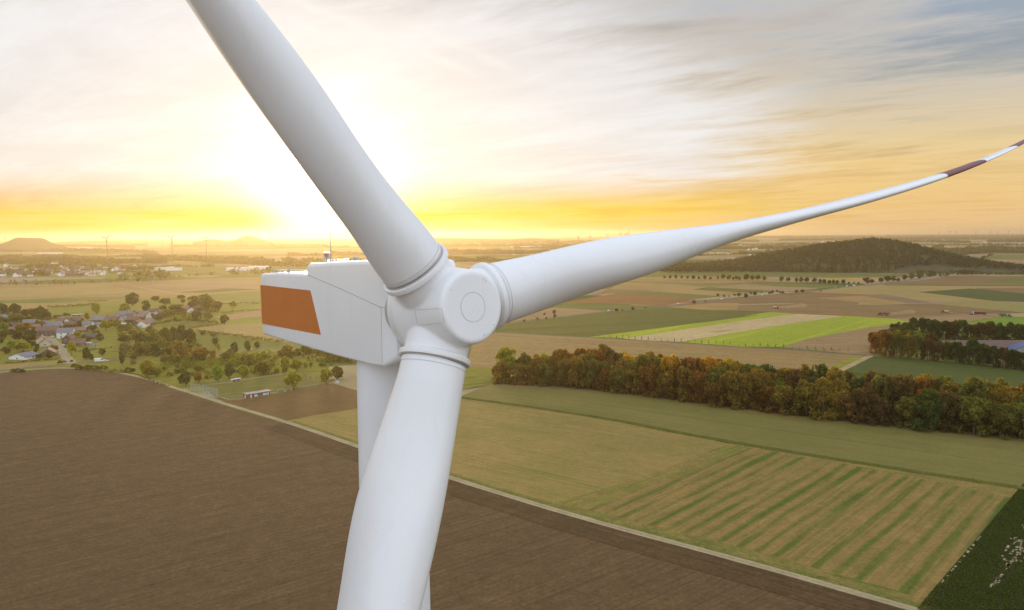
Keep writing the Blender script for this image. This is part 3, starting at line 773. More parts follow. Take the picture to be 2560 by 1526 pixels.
# hub: nose, drum and three blade sockets melted into one casting
mb = MB()
def axial(s, r_, n=72, c0=None):
    base = (c0 or HUBP) + AX * s
    return [base + r_ * (math.cos(2 * math.pi * k / n) * UU + math.sin(2 * math.pi * k / n) * WW) for k in range(n)]
prof = [(-1.28, 1.70), (-1.2, 1.76), (-0.7, 1.80), (-0.3, 1.70), (0.1, 1.58), (0.5, 1.50), (0.9, 1.44), (1.3, 1.39), (1.66, 1.33), (1.77, 1.29), (1.82, 1.20)]
mb.rings([axial(s, r_) for s, r_ in prof])
PSIS = [BP['psi'] + k * 2 * math.pi / 3 for k in range(3)]
def bdir(psi):
    return ((math.cos(psi) * WW + math.sin(psi) * UU) * math.cos(BP['cone']) + AX * math.sin(BP['cone'])).normalized()
def around(c, d, r_, n=72):
    a = AX - d * AX.dot(d)
    a.normalize()
    b_ = d.cross(a)
    return [c + r_ * (math.cos(2 * math.pi * k / n) * a + math.sin(2 * math.pi * k / n) * b_) for k in range(n)]
for psi in PSIS:
    d = bdir(psi)
    mb.rings([around(HUBP + d * q, d, 1.17) for q in (0.0, 0.8, 1.4, BP['r0'] - 0.12)])
hub = mb.build('hub', WHITE)
rm = hub.modifiers.new('remesh', 'REMESH')
rm.mode = 'VOXEL'
rm.voxel_size = 0.045
sm_ = hub.modifiers.new('smooth', 'SMOOTH')
sm_.factor = 0.5
sm_.iterations = 9
dg = bpy.context.evaluated_depsgraph_get()
me = bpy.data.meshes.new_from_object(hub.evaluated_get(dg))
hub.modifiers.clear()
hub.data = me
me.materials.clear()
me.materials.append(WHITE)
me.polygons.foreach_set('use_smooth', np.ones(len(me.polygons), dtype=bool))
tpart(hub)
# service hatch and bolts on the nose
def groove(pts, wd, name='seam', mat=SEAM, parent=hub, closed=True):
    m_ = MB()
    pp = list(pts) + ([pts[0]] if closed else [])
    m_.tube(pp, wd, 5)
    return m_.build(name, mat, parent)
groove(axial(1.822, 0.52, 64), 0.008, 'hatch_seam', GASKET)
for a0 in (0.95, 1.05, 2.5, 5.05, 5.12, 5.6):
    mb = MB()
    mb.box(HUBP + AX * 1.825 + 1.10 * (math.cos(a0) * UU + math.sin(a0) * WW), (0.022, 0.022, 0.03))
    mb.build('bolt', GASKET, hub)
# service panel on the drum, drawn as a fine joint lying on the surface
from mathutils.bvhtree import BVHTree
bm = bmesh.new()
bm.from_mesh(hub.data)
bvh = BVHTree.FromBMesh(bm)
def onhub(p, off=0.0):
    d = ray(*p)
    h = bvh.ray_cast(Vector((0, 0, HC)), d.normalized())
    return h[0] + h[1] * off if h[0] else None
pts = []
corners = [C2(1545, 692), C2(1780, 676), C2(1805, 805), C2(1572, 826)]
for k in range(4):
    a, b_ = corners[k], corners[(k + 1) % 4]
    for q in range(8):
        h = onhub((a[0] + (b_[0] - a[0]) * q / 8, a[1] + (b_[1] - a[1]) * q / 8))
        if h:
            pts.append(h)
if len(pts) > 20:
    groove(pts, 0.008, 'panel_seam', GASKET)
bm.free()
# joint between hub and nacelle
mb = MB()
mb.rings([axial(-1.26, 1.62), axial(-1.60, 1.62)])
mb.build('bearing_ring', GASKET, hub, smooth=False)

# blades
for psi in PSIS:
    r, rings, d = blade_rings(psi)
    n = len(rings[0])
    vs = np.concatenate(rings)
    faces, mi = [], []
    for i in range(len(rings) - 1):
        rm_ = 0.5 * (r[i] + r[i + 1])
        red = (36.6 < rm_ < 41.95) or rm_ > 46.7
        for k in range(n):
            faces.append((i * n + k, i * n + (k + 1) % n, (i + 1) * n + (k + 1) % n, (i + 1) * n + k))
            mi.append(1 if red else 0)
    faces += [tuple(reversed(range(n))), tuple(range((len(rings) - 1) * n, len(rings) * n))]
    mi += [0, 1]
    me = mesh_np('blade', vs, faces, [WHITE, REDP], mi, True)
    bl_o = tpart(obj('blade', me))
    mb = MB()
    q0 = BP['r0']
    mb.rings([around(HUBP + d * (q0 + s), d, r_) for s, r_ in ((-0.20, 1.17), (-0.16, 1.27), (-0.13, 1.315), (0.03, 1.325), (0.06, 1.31), (0.065, 1.20))])
    o = mb.build('root_collar', WHITE, bl_o)
    auto_smooth(o, 40)
    mb = MB()
    mb.rings([around(HUBP + d * (q0 + s), d, r_) for s, r_ in ((0.04, 1.19), (0.05, 1.222), (0.10, 1.222), (0.105, 1.19))])
    mb.build('root_seal', GASKET, bl_o)
    groove(around(HUBP + d * (q0 + 0.30), d, 1.199), 0.007, 'root_seam', GASKET, bl_o)
for o in list(bpy.data.objects):                       # children of parts keep world coordinates
    pass

# nacelle: s runs backwards from the hub along the level axis, q across, z up
SB = -AH
QQ = Vector((-UU.x, -UU.y, 0))             # towards the visible side
def NP(s, q, z):
    return HUBP + SB * s + QQ * q + Vector((0, 0, z))
def rrect(s, wd, z0, z1, rt, rb_, nn=6):
    """rounded rectangle section"""
    pts_ = []
    for (cq, cz, r_, a0) in ((wd - rt, z1 - rt, rt, 0), (-(wd - rt), z1 - rt, rt, 90), (-(wd - rb_), z0 + rb_, rb_, 180), (wd - rb_, z0 + rb_, rb_, 270)):
        for k in range(nn + 1):
            a = rad(a0 + 90 * k / nn)
            pts_.append(NP(s, cq + r_ * math.cos(a), cz + r_ * math.sin(a)))
    return pts_
mb = MB()
secs = [(1.18, 1.30, -1.95, 1.30, .5, .3), (1.20, 1.36, -2.0, 1.42, .5, .3), (1.72, 1.69, -2.23, 1.72, .24, .10), (2.7, 1.70, -2.30, 1.75, .20, .10), (5.7, 1.70, -2.31, 1.63, .20, .10), (8.24, 1.70, -2.29, 1.50, .20, .10),
        (8.30, 1.70, -2.29, 1.44, .16, .10), (8.32, 1.70, -2.285, 1.03, .14, .10), (11.5, 1.69, -2.26, 0.98, .14, .10), (13.9, 1.68, -2.22, 0.86, .14, .10), (14.1, 1.64, -2.17, 0.80, .14, .10), (14.16, 1.54, -2.08, 0.70, .14, .10)]
mb.rings([rrect(*s_) for s_ in secs])
nac = tpart(mb.build('nacelle', WHITE))
auto_smooth(nac, 22)
def side_plate(pts_, off, th, name, mat):
    m_ = MB()
    o1 = [NP(s, off, z) for s, z in pts_]
    o2 = [NP(s, off + th, z) for s, z in pts_]
    m_.rings([o1, o2])
    return m_.build(name, mat, nac)
side_plate([(14.02, 0.27), (8.03, 0.31), (7.09, -1.56), (14.0, -1.68)], 1.672, 0.034, 'orange_panel', ORANGE)
side_plate([(14.02, 0.27), (8.03, 0.31), (7.09, -1.56), (14.0, -1.68)], -1.706, 0.034, 'orange_panel', ORANGE)
m_ = MB()
m_.rings([[NP(14.02, 1.70, .27), NP(14.02, -1.70, .27), NP(14.0, -1.70, -1.68), NP(14.0, 1.70, -1.68)], [NP(14.19, 1.66, .27), NP(14.19, -1.66, .27), NP(14.18, -1.64, -1.68), NP(14.18, 1.64, -1.68)]])
m_.build('rear_panel', ORANGE, nac)
# roof-line joint running down to the hub
groove([NP(8.31, 1.702, 1.0), NP(5.0, 1.703, 0.53), NP(1.74, 1.702, 0.02)], 0.014, 'joint', GASKET, nac, False)
groove([NP(1.72, 1.695, 0.02), NP(1.45, 1.54, 0.0)], 0.012, 'joint', GASKET, nac, False)
groove([NP(1.725, 1.70, -2.1), NP(1.725, 1.70, 0.0)], 0.006, 'joint', GASKET, nac, False)
# walkway grip, lifting lugs and rails on the roof
for (s, q, z) in ((13.2, 1.2, .98), (11.6, 1.2, 1.03), (9.6, .6, 1.10), (8.8, -.2, 1.12), (6.1, .4, 1.69), (5.3, .9, 1.74), (4.6, .2, 1.78), (3.3, .6, 1.82), (2.5, .3, 1.82), (2.2, -.6, 1.80), (10.8, -.9, 1.06), (12.2, -.9, 1.0)):
    m_ = MB()
    m_.box(NP(s, q, z - 0.06), (0.16, 0.12, 0.18), BP['phi'])
    m_.box(NP(s, q, z + 0.05), (0.10, 0.10, 0.08), BP['phi'])
    m_.build('lifting_lug', STEEL, nac, bevel=0.012)
for q in (0.95, -0.95):
    m_ = MB()
    m_.tube([NP(8.6, q, 1.16), NP(13.4, q, 1.02)], 0.022, 6)
    for k in range(9):
        s = 8.7 + k * 0.57
        m_.tube([NP(s, q, 0.92), NP(s, q, 1.155 - (s - 8.6) * 0.029)], 0.018, 6)
    m_.build('roof_rail', WHITE_T, nac)
m_ = MB()
m_.box(NP(3.2, 0.3, 1.79), (1.5, 1.5, 0.12), BP['phi'])
m_.build('roof_hatch', WHITE, nac, bevel=0.03)
for k in range(7):
    m_ = MB()
    m_.box(NP(7.6 - k * 0.32, 1.05, 1.58 + k * 0.018), (0.10, 0.10, 0.10), BP['phi'])
    m_.build('cable_clip', WHITE, nac)
# instruments: lightning rod with cross arm, and the obstruction light on its stand
m_ = MB()
base = NP(6.62, 1.35, 1.50)
m_.tube([base, base + Vector((0, 0, 0.5)), base + Vector((-0.01, 0, 1.42))], [0.026, 0.022, 0.012], 8)
mast = m_.build('lightning_rod', STEEL, nac)
m_ = MB()
m_.tube([base + Vector((0, 0, 0.80)), base + Vector((-0.34, -0.03, 0.80))], 0.014, 6)
m_.tube([base + Vector((-0.2, -0.02, 0.80)), base + Vector((-0.2, -0.02, 0.88))], 0.02, 6)
m_.build('sensor_arm', STEEL, mast)
m_ = MB()
m_.tube([base + Vector((0, 0, 0.32)), base + Vector((-0.25, -0.02, 0.32))], 0.014, 6)
m_.build('sensor_arm', STEEL, mast)
base = NP(7.05, 1.35, 1.50)
m_ = MB()
m_.tube([base, base + Vector((0, 0, 0.24))], 0.03, 8)
def lat(c, prof_, n_=20):
    return [[(c.x + r_ * math.cos(2 * math.pi * k / n_), c.y + r_ * math.sin(2 * math.pi * k / n_), c.z + z_) for k in range(n_)] for z_, r_ in prof_]
m_.rings(lat(base, [(0.22, 0.15), (0.25, 0.14), (0.30, 0.08), (0.31, 0.07)]))
for k in range(8):
    a = k * math.pi / 4
    m_.tube([base + Vector((0, 0, 0.26)), base + Vector((0.13 * math.cos(a), 0.13 * math.sin(a), 0.25)), base + Vector((0.18 * math.cos(a), 0.18 * math.sin(a), 0.19))], 0.012, 5)
lamp = m_.build('obstruction_light', STEEL, nac)
m_ = MB()
m_.rings(lat(base, [(0.30, 0.08), (0.34, 0.11), (0.38, 0.085), (0.41, 0.11), (0.43, 0.13)]))
m_.build('lamp_glass', BEACON, lamp, smooth=True)
m_ = MB()
m_.rings(lat(base, [(0.43, 0.14), (0.445, 0.17), (0.47, 0.17), (0.485, 0.14)]))
m_.build('lamp_cap', WHITE, lamp)
# yaw collar between tower and nacelle
m_ = MB()
m_.rings([circ(ztop - 0.06, trad(ztop) - 0.03), circ(ztop + 0.2, trad(ztop) - 0.03)])
tpart(m_.build('yaw_ring', GASKET))

# ------------------------------------------------------------------ trees
def tree_variant(seed, kind='round', cards=1500, size=0.075):
    """unit tree: 1 wide, 1 high; crown of many leaf sprays gathered in clumps, and a forked trunk"""
    rng = np.random.default_rng(seed)
    if kind == 'round':
        z0, cz, rx, rz, nc = 0.16, 0.58, 0.36, 0.33, 26
    elif kind == 'tall':
        z0, cz, rx, rz, nc = 0.10, 0.55, 0.36, 0.38, 34
    elif kind == 'wood':
        z0, cz, rx, rz, nc = 0.06, 0.60, 0.38, 0.34, 36
    elif kind == 'cone':
        z0, cz, rx, rz, nc = 0.12, 0.48, 0.30, 0.40, 22
    else:                                           # bush
        z0, cz, rx, rz, nc = 0.0, 0.42, 0.38, 0.40, 18
    cen, rads = [], []
    for k in range(nc):
        v = rng.normal(size=3)
        v /= np.linalg.norm(v)
        if kind == 'wood' and v[2] < -0.2 and rng.random() < 0.4:
            v[2] *= -1
        q = rng.uniform(0.55, 1.0)
        wfac = 1.0
        if kind == 'cone':
            wfac = np.clip(1.25 - (v[2] * q + 1) * 0.62, 0.15, 1.1)
        if kind == 'round':
            wfac = 1.0 - 0.25 * max(v[2], 0)
        cen.append((v[0] * q * rx * wfac, v[1] * q * rx * wfac, cz + v[2] * q * rz))
        rads.append(rng.uniform(0.11, 0.19) * (0.7 if kind == 'cone' else 1.0))
    if kind == 'wood':                               # skirts of lower growth
        for k in range(10):
            a = rng.uniform(0, 2 * np.pi)
            cen.append((0.34 * np.cos(a), 0.34 * np.sin(a), rng.uniform(0.10, 0.32)))
            rads.append(rng.uniform(0.09, 0.15))
    cen, rads = np.array(cen), np.array(rads)
    idx = rng.choice(len(cen), cards, p=rads ** 2 / (rads ** 2).sum())
    dv = rng.normal(size=(cards, 3))
    dv /= np.linalg.norm(dv, axis=1, keepdims=True)
    outw = cen[idx] - np.array([0, 0, cz * 0.9])
    outw /= np.linalg.norm(outw, axis=1, keepdims=True) + 1e-6
    dv = dv + outw * 0.55 + np.array([0, 0, 0.25])
    dv /= np.linalg.norm(dv, axis=1, keepdims=True)
    pos = cen[idx] + dv * (rads[idx] * rng.uniform(0.55, 1.08, cards) ** 0.7)[:, None]
    nrm = dv * 0.8 + rng.normal(size=(cards, 3)) * 0.55
    nrm /= np.linalg.norm(nrm, axis=1, keepdims=True)
    a = np.cross(nrm, rng.normal(size=(cards, 3)))
    a /= np.linalg.norm(a, axis=1, keepdims=True) + 1e-9
    b_ = np.cross(nrm, a)
    s = size * rng.uniform(0.55, 1.25, (cards, 1))
    asp = rng.uniform(0.5, 0.9, (cards, 1))
    j = lambda: rng.uniform(0.75, 1.25, (cards, 1))
    v = np.stack([pos - a * s * j() , pos - b_ * s * asp * j() + nrm * s * 0.15, pos + a * s * j(), pos + b_ * s * asp * j() - nrm * s * 0.1], 1).reshape(-1, 3)
    v[:, 2] = np.maximum(v[:, 2], z0 * 0.5 + 0.005)
    f = np.arange(cards * 4, dtype=np.int32).reshape(-1, 4)
    crown = mesh_np('crown', v, f, LEAF)
    mb = MB()
    th = 0.022 if kind != 'bush' else 0.014
    zt = cz
    sway = rng.normal(size=2) * 0.02
    mb.tube([(0, 0, -0.01), (sway[0] * .3, sway[1] * .3, zt * 0.35), (sway[0], sway[1], zt * 0.75), (sway[0] * 1.5, sway[1] * 1.5, zt + rz * 0.55)], [th * 1.35, th, th * 0.75, th * 0.2], 7)
    for k in range(6):
        a_ = k * 1.05 + rng.uniform(0, .5)
        z_ = rng.uniform(0.30, 0.62) * zt / 0.58
        L = rng.uniform(0.20, 0.33)
        mb.tube([(sway[0] * z_, sway[1] * z_, z_), (L * .5 * math.cos(a_), L * .5 * math.sin(a_), z_ + L * .45), (L * math.cos(a_), L * math.sin(a_), z_ + L * 1.0)], [th * .55, th * .4, th * .12], 5)
    me = mesh_np('trunk', mb.v, mb.f, BARK, None, True)
    return crown, me
TREES = {
    'round': [tree_variant(10 + k, 'round', 1300, 0.060) for k in range(5)],
    'tall': [tree_variant(30 + k, 'tall', 1600, 0.055) for k in range(4)],
    'wood': [tree_variant(50 + k, 'wood', 2600, 0.042) for k in range(7)],
    'cone': [tree_variant(70 + k, 'cone', 500, 0.060) for k in range(3)],
    'bush': [tree_variant(80 + k, 'bush', 700, 0.065) for k in range(3)],
}
PAL = {
    'yellow-green': (0.175, 0.185, 0.022), 'bright green': (0.12, 0.175, 0.025), 'olive green': (0.110, 0.106, 0.024), 'dark green': (0.052, 0.070, 0.020),
    'golden brown': (0.15, 0.108, 0.024), 'rust brown': (0.135, 0.072, 0.018), 'grey-green': (0.10, 0.115, 0.055), 'deep brown': (0.085, 0.058, 0.022), 'golden': (0.25, 0.165, 0.025),
}
TALL = []          # every tree placed, for the labels written afterwards
def tree(pos, wid, hgt, kind, colr, zone, group, name='tree', px=None, cat='tree'):
    var = TREES[kind][int(RNG.integers(len(TREES[kind])))]
    root = empty(name, (pos.x, pos.y, 0.0), float(RNG.uniform(0, 6.28)))
    s = wid
    root.scale = (s * float(RNG.uniform(0.94, 1.06)), s * float(RNG.uniform(0.94, 1.06)), hgt)
    cr = obj('crown', var[0], root)
    base = PAL[colr]
    k = float(RNG.uniform(0.85, 1.18)) * (1.2 if zone.startswith('wood') else 1.3 if zone in ('orchard', 'pitch', 'village', 'meadow') else 1.0)
    cr.color = (*(min(1, c_ * k * float(RNG.uniform(0.93, 1.07))) for c_ in base), 1)
    if kind != 'bush':
        obj('trunk', var[1], root)
    root['category'] = cat
    root['group'] = group
    TALL.append(dict(o=root, col=colr, zone=zone, w=wid, h=hgt, px=px, kind=kind, cat=cat))
    return root
def tree_px(p, wpx, hpx, kind, colr, zone, group, **kw):
    """tree from its foot, crown width and height in photo pixels"""
    v = G(p)
    m_ = px_m(v)
    return tree(v, wpx * m_, hpx * m_, kind, colr, zone, group, px=p, **kw)
def pick(*opts):
    ks = [o for o, _ in opts]
    ws = np.array([w_ for _, w_ in opts], float)
    return ks[int(RNG.choice(len(ks), p=ws / ws.sum()))]
MIXO = (('yellow-green', 3), ('olive green', 4), ('bright green', 2), ('dark green', 1.6), ('golden brown', 1.3), ('grey-green', 0.8))

# orchard meadow between the village and the sports pitch (crop CO): foot x, foot y, width, height
ORCH = [(440, 1330, 270, 290, 'y'), (590, 1320, 190, 180, 'y'), (1060, 1460, 220, 235, 'd'), (1270, 1405, 160, 175, 'g'), (1590, 1410, 210, 290, 'b'), (1765, 1350, 210, 245, 'd'), (2000, 1320, 165, 195, 'y'),
        (1280, 1230, 150, 95, 'd'), (2075, 1160, 180, 190, 'o'), (2310, 1260, 230, 195, 'o'), (1820, 1120, 140, 115, 'y'), (1935, 1100, 150, 155, 'y'), (1690, 1045, 130, 115, 'o'), (1510, 1040, 100, 165, 'g'),
        (1330, 1035, 320, 205, 'g'), (980, 1060, 260, 315, 'g'), (1120, 905, 170, 120, 'o'), (740, 1110, 170, 150, 'o'), (840, 1115, 140, 165, 'o'), (600, 990, 110, 90, 'o'), (225, 1050, 120, 135, 'o'),
        (40, 1135, 95, 210, 'd'), (100, 990, 210, 240, 'r'), (310, 975, 210, 215, 'o'), (410, 965, 190, 165, 'o'), (570, 955, 165, 190, 'd'), (770, 950, 200, 145, 'o'), (330, 800, 240, 215, 'd'), (540, 775, 190, 180, 'o'),
        (740, 725, 180, 215, 'o'), (860, 700, 130, 185, 'd'), (990, 760, 200, 285, 'd'), (1140, 790, 190, 240, 'd'), (820, 775, 150, 155, 'o'), (930, 765, 150, 145, 'r'), (660, 795, 150, 105, 'g'), (490, 625, 150, 125, 'o'),
        (60, 765, 160, 145, 'd'), (200, 655, 150, 115, 'o'), (1340, 645, 80, 85, 'd'), (1515, 665, 110, 75, 'o'), (1535, 812, 120, 145, 'd'), (1590, 890, 80, 125, 'y'), (1285, 830, 90, 60, 'y'), (1850, 935, 130, 190, 'd'),
        (2060, 905, 115, 185, 'o'), (2210, 860, 110, 120, 'o'), (1690, 470, 170, 155, 'd'), (1240, 405, 170, 165, 'd'), (1430, 385, 140, 110, 'o'), (920, 405, 150, 95, 'y'), (1110, 385, 120, 105, 'y'), (640, 395, 150, 110, 'o'),
        (780, 335, 170, 120, 'o'), (900, 285, 200, 155, 'd'), (1400, 265, 230, 280, 'o'), (1570, 250, 160, 175, 'o'), (1190, 205, 230, 185, 'o'), (990, 235, 120, 100, 'o'), (735, 155, 200, 120, 'd'), (695, 240, 120, 90, 'd'),
        (420, 275, 165, 185, 'd'), (200, 165, 250, 200, 'd'), (80, 300, 190, 185, 'y'), (1020, 135, 70, 85, 'o'), (1825, 205, 130, 115, 'y'), (575, 95, 150, 95, 'd'), (985, 65, 120, 85, 'd'), (1320, 80, 130, 90, 'o'), (260, 330, 110, 90, 'o')]
LET = {'y': 'yellow-green', 'd': 'dark green', 'o': 'olive green', 'g': 'golden brown', 'b': 'bright green', 'r': 'grey-green'}
GO = 'trees in the orchard meadow and around the village'
for x, y, wd, ht, c_ in ORCH:
    kind = 'tall' if ht > wd * 1.25 else 'round'
    tree_px(CO(x, y), wd / 6.453 * 1.06, ht / 6.453 * 1.04, kind, LET[c_], 'orchard', GO)
for x, y, wd, ht, c_ in [(1400, 290, 135, 215, 'y'), (1540, 250, 170, 155, 'y'), (1505, 488, 225, 250, 'y'), (1930, 422, 190, 205, 'y'), (2060, 362, 200, 170, 'o'), (1120, 305, 200, 180, 'o'), (865, 332, 150, 155, 'y'), (1290, 275, 80, 65, 'y'),
                         (1660, 215, 60, 85, 'b'), (1730, 195, 60, 65, 'b'), (1860, 195, 70, 65, 'b'), (1900, 190, 60, 60, 'b'), (1990, 185, 60, 55, 'b'), (900, 155, 120, 120, 'o'), (1050, 155, 140, 130, 'y'), (1130, 105, 120, 110, 'y'),
                         (1265, 135, 130, 100, 'y'), (1480, 95, 150, 110, 'o'), (1560, 70, 120, 110, 'o'), (1700, 75, 140, 120, 'g'), (1800, 60, 120, 100, 'o'), (1350, 75, 140, 100, 'o'), (1950, 110, 130, 110, 'o'), (2060, 110, 140, 110, 'o'),
                         (2160, 115, 130, 100, 'o'), (2250, 150, 110, 90, 'y'), (1650, 30, 150, 120, 'o'), (1420, 30, 150, 120, 'g'), (780, 180, 90, 75, 'y'), (640, 110, 110, 100, 'o'), (1230, 215, 90, 80, 'y'), (700, 60, 120, 90, 'o')]:
    tree_px(CP(x, y), wd / 5.117 * 1.05, ht / 5.117 * 1.03, 'tall' if ht > wd * 1.3 else 'round', LET[c_], 'pitch', GO)
for x, y, wd, ht, c_ in [(60, 350, 180, 200, 'd'), (280, 352, 240, 210, 'd'), (300, 500, 300, 170, 'o'), (640, 425, 210, 185, 'd'), (760, 335, 110, 145, 'd'), (830, 435, 240, 180, 'd'), (480, 400, 130, 140, 'd'), (560, 470, 220, 90, 'o'),
                         (90, 680, 190, 180, 'b'), (90, 820, 210, 180, 'd'), (470, 690, 300, 195, 'g'), (660, 690, 130, 125, 'o'), (550, 880, 250, 225, 'd'), (330, 860, 200, 190, 'd'), (210, 1000, 165, 165, 'b'), (430, 1045, 300, 190, 'y'),
                         (110, 1085, 200, 140, 'o'), (580, 970, 180, 130, 'd'), (680, 1075, 95, 115, 'd'), (1335, 1115, 205, 265, 'y'), (1425, 765, 170, 110, 'y'), (1490, 625, 75, 175, 'd'), (1270, 620, 140, 95, 'o'), (1400, 625, 120, 110, 'o'),
                         (1730, 655, 180, 115, 'd'), (1960, 650, 190, 210, 'y'), (2150, 610, 180, 175, 'y'), (1620, 455, 120, 125, 'o'), (1790, 345, 170, 225, 'y'), (1610, 1195, 160, 220, 'd'), (1700, 1195, 90, 110, 'd'), (1895, 1120, 130, 140, 'd'),
                         (1020, 1035, 170, 120, 'o'), (600, 1130, 120, 80, 'b'), (1030, 425, 80, 70, 'd'), (1210, 385, 90, 70, 'd'), (1285, 385, 45, 55, 'd'), (205, 540, 70, 60, 'b'), (910, 1185, 120, 140, 'd'), (720, 1170, 120, 95, 'd'), (870, 460, 130, 70, 'o'), (20, 560, 90, 90, 'o')]:
    tree_px(CV(x, y), wd / 7.42 * 1.06, ht / 7.42 * 1.04, 'tall' if ht > wd * 1.3 else 'round', LET[c_], 'village', GO)
for x, y, wd, ht, c_ in [(700, 560, 90, 80, 'd'), (1150, 640, 90, 80, 'o'), (1560, 560, 90, 90, 'y'), (1240, 740, 60, 60, 'o'), (1010, 720, 70, 60, 'd'), (1080, 700, 60, 70, 'o'), (400, 620, 120, 110, 'o'), (180, 640, 110, 120, 'd'), (40, 640, 140, 130, 'd'),
                         (700, 990, 80, 90, 'd'), (960, 1010, 90, 80, 'o'), (1560, 830, 110, 100, 'o'), (1640, 870, 100, 110, 'd'), (1790, 760, 140, 120, 'o'), (1860, 850, 160, 130, 'd'), (1790, 560, 90, 80, 'o'), (2050, 560, 90, 80, 'd'), (2250, 640, 120, 110, 'o'), (2380, 620, 110, 110, 'd'), (2320, 500, 70, 60, 'o'),
                         (2420, 520, 80, 70, 'd'), (2150, 480, 70, 60, 'o'), (1330, 1230, 60, 40, 'o'), (1440, 830, 90, 80, 'y'), (820, 560, 60, 60, 'o'), (1960, 470, 60, 60, 'd'), (480, 600, 90, 90, 'g'), (350, 740, 140, 130, 'd'), (200, 760, 150, 140, 'd'), (630, 780, 120, 120, 'd'), (20, 900, 120, 130, 'd')]:
    tree_px(CV(x, y), wd / 7.42 * 1.1, ht / 7.42 * 1.1, 'tall' if ht > wd * 1.3 else 'round', LET[c_], 'village', GO)
GB = 'bushes in the orchard meadow'
for x, y, wd, ht in [(930, 1165, 70, 70), (1040, 1185, 120, 100), (910, 1265, 90, 100), (800, 1305, 120, 90), (1160, 1295, 90, 70), (1405, 1265, 110, 80), (1430, 1345, 130, 90), (1665, 1115, 90, 55), (1530, 1115, 70, 80), (1190, 1115, 90, 65), (1115, 1055, 100, 60),
                     (1340, 1040, 90, 50), (150, 1235, 180, 95), (990, 1250, 90, 90), (1880, 1250, 80, 70), (210, 1110, 110, 80), (700, 1210, 80, 60), (1300, 1170, 70, 50), (1750, 1190, 80, 60), (2200, 1230, 90, 70)]:
    tree_px(CO(x, y), wd / 6.453 * 1.1, ht / 6.453 * 1.1, 'bush', pick(('olive green', 3), ('dark green', 2), ('yellow-green', 2)), 'meadow', GB, name='bush', cat='bush')
for x, y, wd, ht in [(420, 1425, 130, 75), (330, 1425, 150, 85), (240, 1420, 100, 70), (1110, 1255, 90, 60), (1200, 1240, 70, 45), (1480, 1370, 160, 90), (1650, 1375, 170, 100), (1800, 1380, 150, 90), (1380, 1320, 120, 70), (1930, 1360, 120, 80)]:
    tree_px(CV(x, y), wd / 7.42 * 1.1, ht / 7.42 * 1.1, 'bush', pick(('olive green', 3), ('dark green', 3)), 'roadside', 'bushes beside the village road', name='bush', cat='bush')

# the long autumn wood right of the tower
FR = [D(1185, 936), D(1300, 940), D(1400, 948), D(1500, 958), D(1700, 985), D(1900, 1012), D(2100, 1034), D(2300, 1055), D(2490, 1073), D(2700, 1098), D(2900, 1125)]
fr_g = [G(p) for p in FR]
def along(pts_, step):
    out_, acc = [], 0.0
    for a, b_ in zip(pts_[:-1], pts_[1:]):
        L = (b_ - a).length
        t = -acc
        while t + step <= L:
            t += step
            out_.append((a + (b_ - a) * (t / L), (b_ - a).normalized()))
        acc = L - t
    return out_
WMIX_L = (('yellow-green', 4), ('olive green', 3), ('golden brown', 2))
WMIX_M = (('rust brown', 2.6), ('golden brown', 6), ('olive green', 3), ('deep brown', 0.6), ('golden', 0.8))
WMIX_R = (('olive green', 4), ('golden brown', 4), ('dark green', 1), ('rust brown', 1.6), ('deep brown', 1.4))
GW = 'trees of the long autumn wood'
depths = [3.5, 11.5, 20.0, 29.0, 38.0]
hts = [17.5, 20.5, 21.0, 20.0, 17.5]
def in_frame(v):
    return abs(v.x / max(v.y, 1)) < 0.74
WOOD = []
for row, (dp, hh) in enumerate(zip(depths, hts)):
    for k, (p, t) in enumerate(along(fr_g, 10.0 if row in (0, 4) else 10.8)):
        n_ = Vector((-t.y, t.x, 0))
        n_ = n_ if n_.y > 0 else -n_
        v = p + n_ * (dp + RNG.uniform(-2, 2)) + t * RNG.uniform(-2.5, 2.5)
        fx = v.x
        if row >= 3 and fx < 10:
            continue
        mix = WMIX_L if fx < 22 else WMIX_M if fx < 140 else WMIX_R
        h_ = hh * float(RNG.uniform(0.78, 1.22)) * (0.88 if fx < 40 else 1.0)
        w_ = float(RNG.uniform(12.5, 18.0))
        colr = pick(*mix)
        if row == 0:
            colr = pick(*(mix + (('golden brown', 2),)))
        zone = 'wood_front' if row == 0 else 'wood_back' if row == 4 else 'wood_mid'
        tree(v, w_, h_, 'wood', colr, zone, GW, px=(v.x, v.y))
# the dark wood round the farm at the right edge
GF = 'trees of the dark wood around the farm'
def wood_px(lst, zone):
    for x, y, wd, ht, c_ in lst:
        tree_px(CR(x, y), wd / 4.636, ht / 4.636, 'wood', c_, zone, GF)
dg, og, db, rb, gb = 'dark green', 'olive green', 'deep brown', 'rust brown', 'golden brown'
wood_px([(330, 480, 190, 230, rb), (440, 515, 200, 280, rb), (560, 530, 200, 270, og), (690, 540, 200, 280, gb), (800, 545, 190, 280, og), (920, 560, 190, 240, db), (1030, 575, 170, 220, db), (1140, 575, 170, 230, og),
         (1240, 590, 180, 240, dg), (1350, 600, 170, 200, dg), (1440, 610, 180, 300, dg), (1560, 625, 190, 250, dg), (1680, 640, 190, 230, dg), (1790, 650, 180, 230, db), (1900, 660, 180, 220, dg), (2010, 672, 170, 200, dg), (2120, 690, 180, 260, dg), (2260, 700, 190, 260, dg)], 'farm_front')
wood_px([(300, 420, 170, 180, rb), (420, 400, 190, 190, og), (560, 420, 200, 200, gb), (690, 430, 200, 210, og), (820, 440, 190, 210, og), (950, 450, 170, 190, db), (390, 330, 130, 120, og), (520, 350, 180, 160, og), (660, 340, 180, 180, dg)], 'farm_middle')
